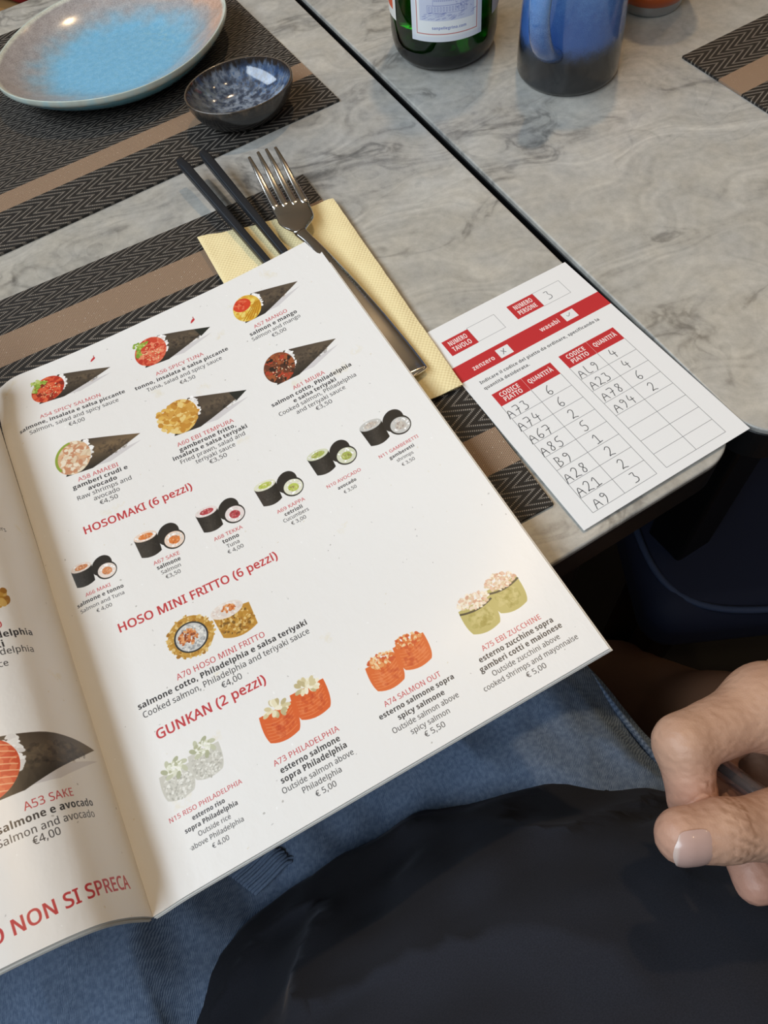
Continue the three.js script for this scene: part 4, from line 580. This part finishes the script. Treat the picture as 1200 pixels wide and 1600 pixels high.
// ---------- sitter: jeans, shirt, right arm and hand ----------
const denim = dataTex(512, 512, (u, v) => { const l = 0.5 + 0.5 * Math.sin((u * 58 + 0.5 * fbm2(u * 8, v * 8, 2)) * 2 * Math.PI), w = n2(u * 300, v * 90) * 0.5 + fbm2(u * 10, v * 10, 3), k = clamp(0.22 + 0.5 * l + 0.24 * w); return mix3([60, 80, 112], [166, 187, 214], k); });
const knit = dataTex(256, 256, (u, v) => { const k = n2(u * 90, v * 90) * 0.6 + n2(u * 40, v * 40) * 0.4; return [32 + k * 8, 34 + k * 8, 43 + k * 9]; });
const skinBump = dataTex(512, 512, (u, v) => { const k = 128 + 46 * n2(u * 70, v * 70) + 40 * n2(u * 150, v * 150) + 24 * fbm2(u * 20, v * 20, 2); return [k, k, k]; }, false);
{
  const t = thing('person', 'seated person in black shirt and faded blue jeans holding a pen over the lap', 'person');
  const J = { I0: [0.1504, 0.7932, -0.0043], I1: [0.109, 0.8034, -0.0101], I2: [0.1011, 0.7936, 0.0076], I3: [0.0983, 0.7934, 0.0155], M0: [0.1748, 0.7738, -0.0053], M1: [0.1238, 0.7752, -0.005], M2: [0.1171, 0.7759, 0.0173], M3: [0.107, 0.7755, 0.0423], R0: [0.2007, 0.757, 0.0002], R1: [0.1539, 0.7571, -0.0041], R2: [0.1379, 0.759, 0.0209], R3: [0.1294, 0.7621, 0.0421], P0: [0.2214, 0.7377, 0.0083], P1: [0.1812, 0.7504, -0.0108], P2: [0.1718, 0.7437, 0.0201], P3: [0.1606, 0.7492, 0.0424], T3: [0.0854, 0.8086, 0.0141], T2: [0.0992, 0.806, 0.0203], T1: [0.1201, 0.7973, 0.0303], T0: [0.1648, 0.7747, 0.0393], W: [0.2329, 0.7442, 0.049] };
  const elbow = [0.43, 0.76, 0.2], shoulder = [0.25, 1.06, 0.3];
  const finger = (p, ids, r) => { let d = capsule(p, J[ids[0]], J[ids[1]], r[0], r[1]); d = smin(d, capsule(p, J[ids[1]], J[ids[2]], r[1] * 0.98, r[2]), 0.003); return smin(d, capsule(p, J[ids[2]], J[ids[3]], r[2], r[3]), 0.003); };
  const hand = (x, y, z) => {
    const p = [x, y, z];
    let palm = capsule(p, J.I0, J.W, 0.0145, 0.021); palm = smin(palm, capsule(p, J.M0, J.W, 0.014, 0.021), 0.012); palm = smin(palm, capsule(p, J.R0, J.W, 0.013, 0.02), 0.012); palm = smin(palm, capsule(p, J.P0, J.W, 0.012, 0.019), 0.012);
    palm = smin(palm, capsule(p, J.T0, J.W, 0.017, 0.02), 0.015); palm = smin(palm, capsule(p, J.T0, J.I0, 0.013, 0.012), 0.014);
    let d = finger(p, ['I0', 'I1', 'I2', 'I3'], [0.0135, 0.0112, 0.0088, 0.0078]); d = smin(d, palm, 0.008);
    let q = finger(p, ['M0', 'M1', 'M2', 'M3'], [0.013, 0.0105, 0.0092, 0.0084]); q = Math.min(q, finger(p, ['R0', 'R1', 'R2', 'R3'], [0.0125, 0.01, 0.0088, 0.008])); q = Math.min(q, finger(p, ['P0', 'P1', 'P2', 'P3'], [0.011, 0.009, 0.008, 0.007]));
    d = smin(d, q, 0.0016);
    let th = capsule(p, J.T3, J.T2, 0.0099, 0.0106); th = smin(th, capsule(p, J.T2, J.T1, 0.0106, 0.0118), 0.004); th = smin(th, capsule(p, J.T1, J.T0, 0.0118, 0.017), 0.006); d = smin(d, th, 0.0016 + 0.008 * sstep(x, 0.125, 0.16));
    // knuckle creases
    const cr = (c, ax, w, a) => { const s = (x - c[0]) * ax[0] + (y - c[1]) * ax[1] + (z - c[2]) * ax[2], dd = Math.hypot(x - c[0], y - c[1], z - c[2]); return dd > 0.02 ? 0 : a * Math.exp(-((s / w) ** 2)) * sstep(0.02 - dd, 0, 0.006); };
    const tx = [0.87, -0.17, 0.4]; for (const o of [-0.004, -0.0012, 0.0015, 0.0042]) d += cr([J.T2[0] + 0.002 + o * tx[0], J.T2[1] + o * tx[1], J.T2[2] + o * tx[2]], tx, 0.0006, 0.00025);
    return d + 0.00018 * n3(x * 260, y * 260, z * 260);
  };
  const arm = (x, y, z) => { const p = [x, y, z]; return smin(capsule(p, J.W, elbow, 0.021, 0.042), capsule(p, elbow, shoulder, 0.042, 0.05), 0.02); };
  const gh = netMesh((x, y, z) => smin(hand(x, y, z), arm(x, y, z), 0.012), [0.066, 0.715, -0.035], [0.25, 0.83, 0.085], 0.0017, 0.0006);
  const ga = netMesh((x, y, z) => smin(hand(x, y, z), arm(x, y, z), 0.012), [0.24, 0.69, -0.02], [0.5, 1.13, 0.36], 0.008, 0.002);
  const tint = (g) => { const p = g.attributes.position, c = new Float32Array(p.count * 3); for (let i = 0; i < p.count; i++) { const x = p.getX(i), y = p.getY(i), z = p.getZ(i); let k = 0.5 + 0.6 * fbm3(x * 45, y * 45, z * 45, 3); const near = (q, r) => Math.exp(-((Math.hypot(x - q[0], y - q[1], z - q[2]) / r) ** 2)); const red = clamp(0.7 * near(J.I2, 0.016) + 0.8 * near(J.M3, 0.022) + 0.5 * near([J.T3[0] - 0.004, J.T3[1], J.T3[2]], 0.012) + 0.4 * near([0.125, 0.79, 0.002], 0.016)); const b = mix3(mix3([0.44, 0.25, 0.165], [0.54, 0.325, 0.22], clamp(k)), [0.5, 0.235, 0.185], red * 0.7); c[i * 3] = b[0]; c[i * 3 + 1] = b[1]; c[i * 3 + 2] = b[2]; } g.setAttribute('color', new THREE.BufferAttribute(c, 3)); const uv = g.attributes.uv; for (let i = 0; i < p.count; i++) uv.setXY(i, p.getX(i) / 0.09 + p.getY(i) * 4, p.getZ(i) / 0.09 + p.getY(i) * 5); return g; };
  const body = mergeGeometries([tint(gh), tint(ga)]);
  mesh('body', body, phys({ vertexColors: true, roughness: 0.5, bumpMap: skinBump, bumpScale: 0.0001, sheen: 0.1 }), t).userData.label = 'bare right arm and hand';
  // thumbnail: patch on the thumb tip facing up and towards the body
  {
    const ax = V3(J.T2[0] - J.T3[0], J.T2[1] - J.T3[1], J.T2[2] - J.T3[2]).normalize(), toCam = V3(-J.T3[0], 1.11 - J.T3[1], -J.T3[2]).normalize(), down = V3(-0.488, -0.485, 0.725);
    const nrm = toCam.multiplyScalar(0.8).addScaledVector(down, 0.5); nrm.addScaledVector(ax, -nrm.dot(ax)).normalize(); const tan = V3().crossVectors(ax, nrm).normalize();
    const P = [], I = [], C = [], n = 16, m = 14, c0 = V3(...J.T3);
    for (let j = 0; j <= m; j++) for (let i = 0; i <= n; i++) { const s = j / m, f = i / n * 2 - 1, half = 0.86 * Math.sqrt(clamp(1 - Math.abs(s * 2 - 1) ** 5 * 0.55)), ph = f * half, al = -0.0078 + s * 0.0138 + 0.0014 * f * f * (s < 0.5 ? 1 - 2 * s : 0), R = 0.0004 - 0.0006 * s ** 6 + (al < 0 ? Math.sqrt(0.0099 ** 2 - al * al * 0.72) : 0.0099 + al * 0.05); const q = c0.clone().addScaledVector(ax, al).addScaledVector(nrm, Math.cos(ph) * R).addScaledVector(tan, Math.sin(ph) * R); P.push(q.x, q.y, q.z); const w = s < 0.08 ? 1 : 0; const col = mix3([0.52, 0.34, 0.29], [0.62, 0.48, 0.42], w); C.push(...col); }
    for (let j = 0; j < m; j++) for (let i = 0; i < n; i++) { const a = j * (n + 1) + i, b = a + 1, c = a + n + 1, d = c + 1; I.push(a, b, c, b, d, c); }
    const g = new THREE.BufferGeometry(); g.setAttribute('position', new THREE.Float32BufferAttribute(P, 3)); g.setAttribute('color', new THREE.Float32BufferAttribute(C, 3)); g.setIndex(I); g.computeVertexNormals();
    mesh('thumbnail', g, phys({ vertexColors: true, roughness: 0.28, clearcoat: 0.3, side: THREE.DoubleSide }), t).userData.label = 'pale thumbnail';
  }
  // jeans
  const legs = (x, y, z) => {
    const p = [x, y, z]; let d = 9;
    for (const [hx, kx, r] of [[-0.15, -0.21, 0], [0.085, 0.085, 1]]) { const q = smin(capsule(p, [hx, 0.555, 0.2], [kx, 0.54, -0.3], hx < 0 ? 0.115 : 0.1, 0.08), capsule(p, [kx, 0.545, -0.3], [kx, 0.1, -0.33], 0.074, 0.056), 0.03); d = smin(d, q, 0.05); }
    d = smin(d, ellip(p, [-0.02, 0.56, 0.16], [0.19, 0.1, 0.2]), 0.05); d = smin(d, capsule(p, [-0.035, 0.54, 0.12], [-0.04, 0.52, -0.17], 0.085, 0.06), 0.04);
    const f = Math.abs(d) < 0.03 ? 0.0035 * (1 - Math.abs(n3(x * 13, y * 13, z * 7)) * 2) + 0.002 * n3(x * 30, y * 30, z * 16) : 0; return d - f;
  };
  const gj = netMesh(legs, [-0.33, 0.03, -0.42], [0.22, 0.72, 0.4], 0.0065, 0.0015);
  { const uv = gj.attributes.uv, p = gj.attributes.position; for (let i = 0; i < p.count; i++) uv.setXY(i, (p.getX(i) + p.getZ(i) * 0.35 + p.getY(i) * 0.5) / 0.05, (p.getZ(i) - p.getX(i) * 0.35) / 0.05); }
  const jeanMat = std({ map: denim, roughness: 0.95, bumpMap: denim, bumpScale: 0.0003 });
  const jeans = mesh('jeans', gj, jeanMat, t); jeans.userData.label = 'faded blue jeans';
  const drop = (x, z) => { let y = 0.75; while (y > 0.3 && legs(x, y, z) > 0) y -= 0.0015; return y; };
  const seam = (pts) => tube(pts.map(([x, z]) => [x, drop(x, z) + 0.0012, z]), 0.0022, 8, 60);
  mesh('side_seam', seam([[0.168, -0.16], [0.166, -0.11], [0.163, -0.06], [0.16, -0.01], [0.157, 0.03]]), jeanMat, jeans);
  { // frayed folded edge of the fly beside the shirt hem
    const parts = []; const r = rngOf(8); const a = [-0.086, -0.118], b = [-0.07, -0.088];
    for (let k = 0; k < 16; k++) { const s = k / 15, x = mix(a[0], b[0], s), z = mix(a[1], b[1], s), y = drop(x, z); parts.push(tube([[x - 0.022, drop(x - 0.022, z + 0.004) + 0.002, z + 0.004], [x - 0.01, y + 0.006, z + 0.002], [x + 0.002 + r() * 0.003, y + 0.0055, z - 0.001], [x + 0.005 + r() * 0.003, y + 0.003, z - 0.002 + r() * 0.003]], 0.0013, 6, 8)); }
    mesh('frayed_edge', join(parts), jeanMat, jeans);
  }
  // shirt
  const shirtD = (x, y, z) => {
    const p = [x, y, z]; let d = ellip(p, [-0.015, 0.635, 0.135], [0.205, 0.15, 0.18]);
    d = smin(d, ellip(p, [-0.06, 0.605, 0.09], [0.225, 0.06, 0.165]), 0.04);
    d = smin(d, capsule(p, [0, 0.68, 0.26], [0, 1.0, 0.34], 0.15, 0.16), 0.06); d = smin(d, capsule(p, [-0.17, 1.06, 0.33], [0.17, 1.06, 0.33], 0.075, 0.075), 0.06);
    d = smin(d, capsule(p, [0.19, 1.06, 0.32], [0.34, 0.9, 0.25], 0.075, 0.068), 0.03); d = smin(d, capsule(p, [-0.19, 1.06, 0.32], [-0.34, 0.9, 0.26], 0.075, 0.068), 0.03);
    if (Math.abs(d) < 0.04) { const w = z - 0.25 * x, q = n3(x * 5, y * 5, z * 9); d -= 0.0065 * (1 - Math.abs(Math.sin(w * 30 + q * 2.4 + 1.5 * n3(x * 4, 3, z * 4))) ** 0.6 * 1.5) * sstep(0.82 - y, 0, 0.12) * (0.6 + 0.6 * n3(x * 6, y * 6, z * 3)) + 0.0025 * n3(x * 18, y * 18, z * 26); }
    return Math.max(d, 0.575 - y);
  };
  const gs = netMesh(shirtD, [-0.45, 0.56, -0.14], [0.46, 1.18, 0.53], 0.0085, 0.002);
  { const uv = gs.attributes.uv, p = gs.attributes.position; for (let i = 0; i < p.count; i++) uv.setXY(i, p.getX(i) / 0.06, (p.getZ(i) + p.getY(i)) / 0.06); }
  mesh('t_shirt', gs, phys({ map: knit, roughness: 1, sheen: 0.5, sheenRoughness: 0.6, sheenColor: new THREE.Color(0.16, 0.17, 0.21) }), t).userData.label = 'black cotton shirt';
}
// ---------- chair under the sitter ----------
{
  const t = thing('wooden_chair', 'dark wooden chair that the person in the black shirt sits on', 'chair', [-0.02, 0, 0.26]);
  const dark = std({ color: 0x2b1d14, roughness: 0.5 });
  mesh('seat', box(0.44, 0.03, 0.44, 0, 0.412, 0.03, 0.01), dark, t);
  for (const x of [-0.19, 0.19]) { mesh('leg', box(0.035, 0.396, 0.035, x, 0.198, -0.16, 0.004), dark, t); mesh('leg', box(0.035, 0.92, 0.035, x, 0.46, 0.27, 0.004), dark, t); }
  for (const y of [0.6, 0.72, 0.85]) mesh('back_slat', box(0.36, 0.06, 0.018, 0, y, 0.27, 0.006), dark, t);
}
// ---------- pen ----------
{
  const a = V3(0.1199, 0.7786, -0.0087), b = V3(0.1265, 0.8101, 0.0502), d = b.clone().sub(a).normalize(), o = a.clone().addScaledVector(d, -0.012);
  const t = thing('ballpoint_pen', 'clear plastic ballpoint pen held in the hand', 'pen', [o.x, o.y, o.z]); t.quaternion.setFromUnitVectors(V3(0, 1, 0), d);
  const hex = new THREE.CylinderGeometry(0.0041, 0.0041, 0.118, 6, 1, true); hex.translate(0, 0.071, 0);
  mesh('barrel', hex, phys({ color: 0xd6cccc, transmission: 0.9, thickness: 0, roughness: 0.06, ior: 1.45, side: THREE.DoubleSide }), t).userData.label = 'clear barrel';
  const ink = new THREE.CylinderGeometry(0.0016, 0.0016, 0.116, 12); ink.translate(0, 0.07, 0); mesh('refill', ink, std({ color: 0x1b1820, roughness: 0.4 }), t).userData.label = 'dark ink refill';
  const tip = new THREE.CylinderGeometry(0.0036, 0.0006, 0.012, 16); tip.translate(0, 0.006, 0); mesh('tip', tip, std({ color: 0xb9b2a4, metalness: 1, roughness: 0.3 }), t);
  const plug = new THREE.CylinderGeometry(0.0038, 0.0038, 0.008, 16); plug.translate(0, 0.132, 0); mesh('end_plug', plug, std({ color: 0x1b1820, roughness: 0.4 }), t);
}
// ---------- things in the shade below the table ----------
{
  const t = thing('person', 'bare hairy leg with a small tattoo in the shade below the hand', 'person');
  const knee = [0.268, 0.43, 0.0], ankle = [0.3, 0.07, -0.24];
  const leg = (x, y, z) => { const p = [x, y, z]; let d = capsule(p, knee, [0.285, 0.25, -0.11], 0.056, 0.05); d = smin(d, capsule(p, [0.285, 0.25, -0.11], ankle, 0.05, 0.034), 0.02); d = smin(d, capsule(p, knee, [0.42, 0.5, 0.34], 0.058, 0.075), 0.03); return smin(d, capsule(p, [ankle[0], 0.035, ankle[2] + 0.02], [ankle[0] + 0.02, 0.028, ankle[2] - 0.14], 0.033, 0.024), 0.03); };
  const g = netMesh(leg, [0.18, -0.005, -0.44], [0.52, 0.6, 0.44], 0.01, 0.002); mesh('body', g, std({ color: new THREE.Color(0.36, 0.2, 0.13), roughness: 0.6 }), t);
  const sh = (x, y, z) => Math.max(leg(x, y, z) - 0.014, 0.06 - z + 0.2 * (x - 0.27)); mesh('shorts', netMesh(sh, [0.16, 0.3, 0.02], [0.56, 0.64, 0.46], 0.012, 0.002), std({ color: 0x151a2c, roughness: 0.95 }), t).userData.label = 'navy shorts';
  const surf = (x, z) => { let y = 0.6; while (y > 0 && leg(x, y, z) > 0.0006) y -= 0.001; return y; };
  const star = [[0.262, -0.012], [0.268, -0.024], [0.277, -0.012], [0.269, -0.004], [0.262, -0.012]]; mesh('tattoo', tube(star.map(([x, z]) => [x, surf(x, z), z]), 0.0012, 6, 40), std({ color: 0x14171c, roughness: 0.8 }), t).userData.label = 'small dark tattoo';
}
{
  const t = thing('upholstered_stool', 'navy upholstered stool with piping pushed under the grey table', 'stool', [0.564, 0, -0.204], -0.464);
  const navy = std({ color: 0x121b35, roughness: 0.8 });
  mesh('seat', box(0.42, 0.08, 0.42, 0, 0.41, 0, 0.03), navy, t);
  const s = 0.2, pts = []; for (let k = 0; k < 64; k++) { const a = k / 64 * 2 * Math.PI, f = (v) => Math.sign(v) * Math.abs(v) ** 0.35; pts.push(V3(f(Math.cos(a)) * s * 1.02, 0.447, f(Math.sin(a)) * s * 1.02)); }
  mesh('piping', new THREE.TubeGeometry(new THREE.CatmullRomCurve3(pts, true), 160, 0.0035, 6, true), std({ color: 0x33415f, roughness: 0.7 }), t);
  for (const [x, z] of [[-1, -1], [1, -1], [-1, 1], [1, 1]]) mesh('leg', box(0.03, 0.372, 0.03, x * 0.17, 0.186, z * 0.17, 0.003), M.black, t);
}
{
  const t = thing('wooden_bench', 'pale wooden bench seat beyond the far table edge', 'bench', [0.1, 0, -1.62]);
  for (const z of [-0.14, 0, 0.14]) mesh('seat_board', box(1.8, 0.03, 0.135, 0, 0.455, z, 0.006), M.wood, t);
  for (const x of [-0.75, 0.75]) mesh('leg', box(0.06, 0.44, 0.36, x, 0.22, 0, 0.005), M.wood, t);
  const b = mergeVertices(new RoundedBoxGeometry(0.2, 0.07, 0.16, 6, 0.034)), p = b.attributes.position; for (let i = 0; i < p.count; i++) { const k = 1 + 0.06 * n3(p.getX(i) * 20, p.getY(i) * 20, p.getZ(i) * 20); p.setXYZ(i, p.getX(i) * k, p.getY(i) * k, p.getZ(i) * k); } b.computeVertexNormals(); b.rotateY(0.5); b.translate(0.185, 0.506, -1.565);
  single('fabric_pouch', 'dark red cloth pouch lying on the wooden bench', 'pouch', b, std({ color: 0x8e1420, roughness: 0.8 }));
}
renderer.render(scene, camera);
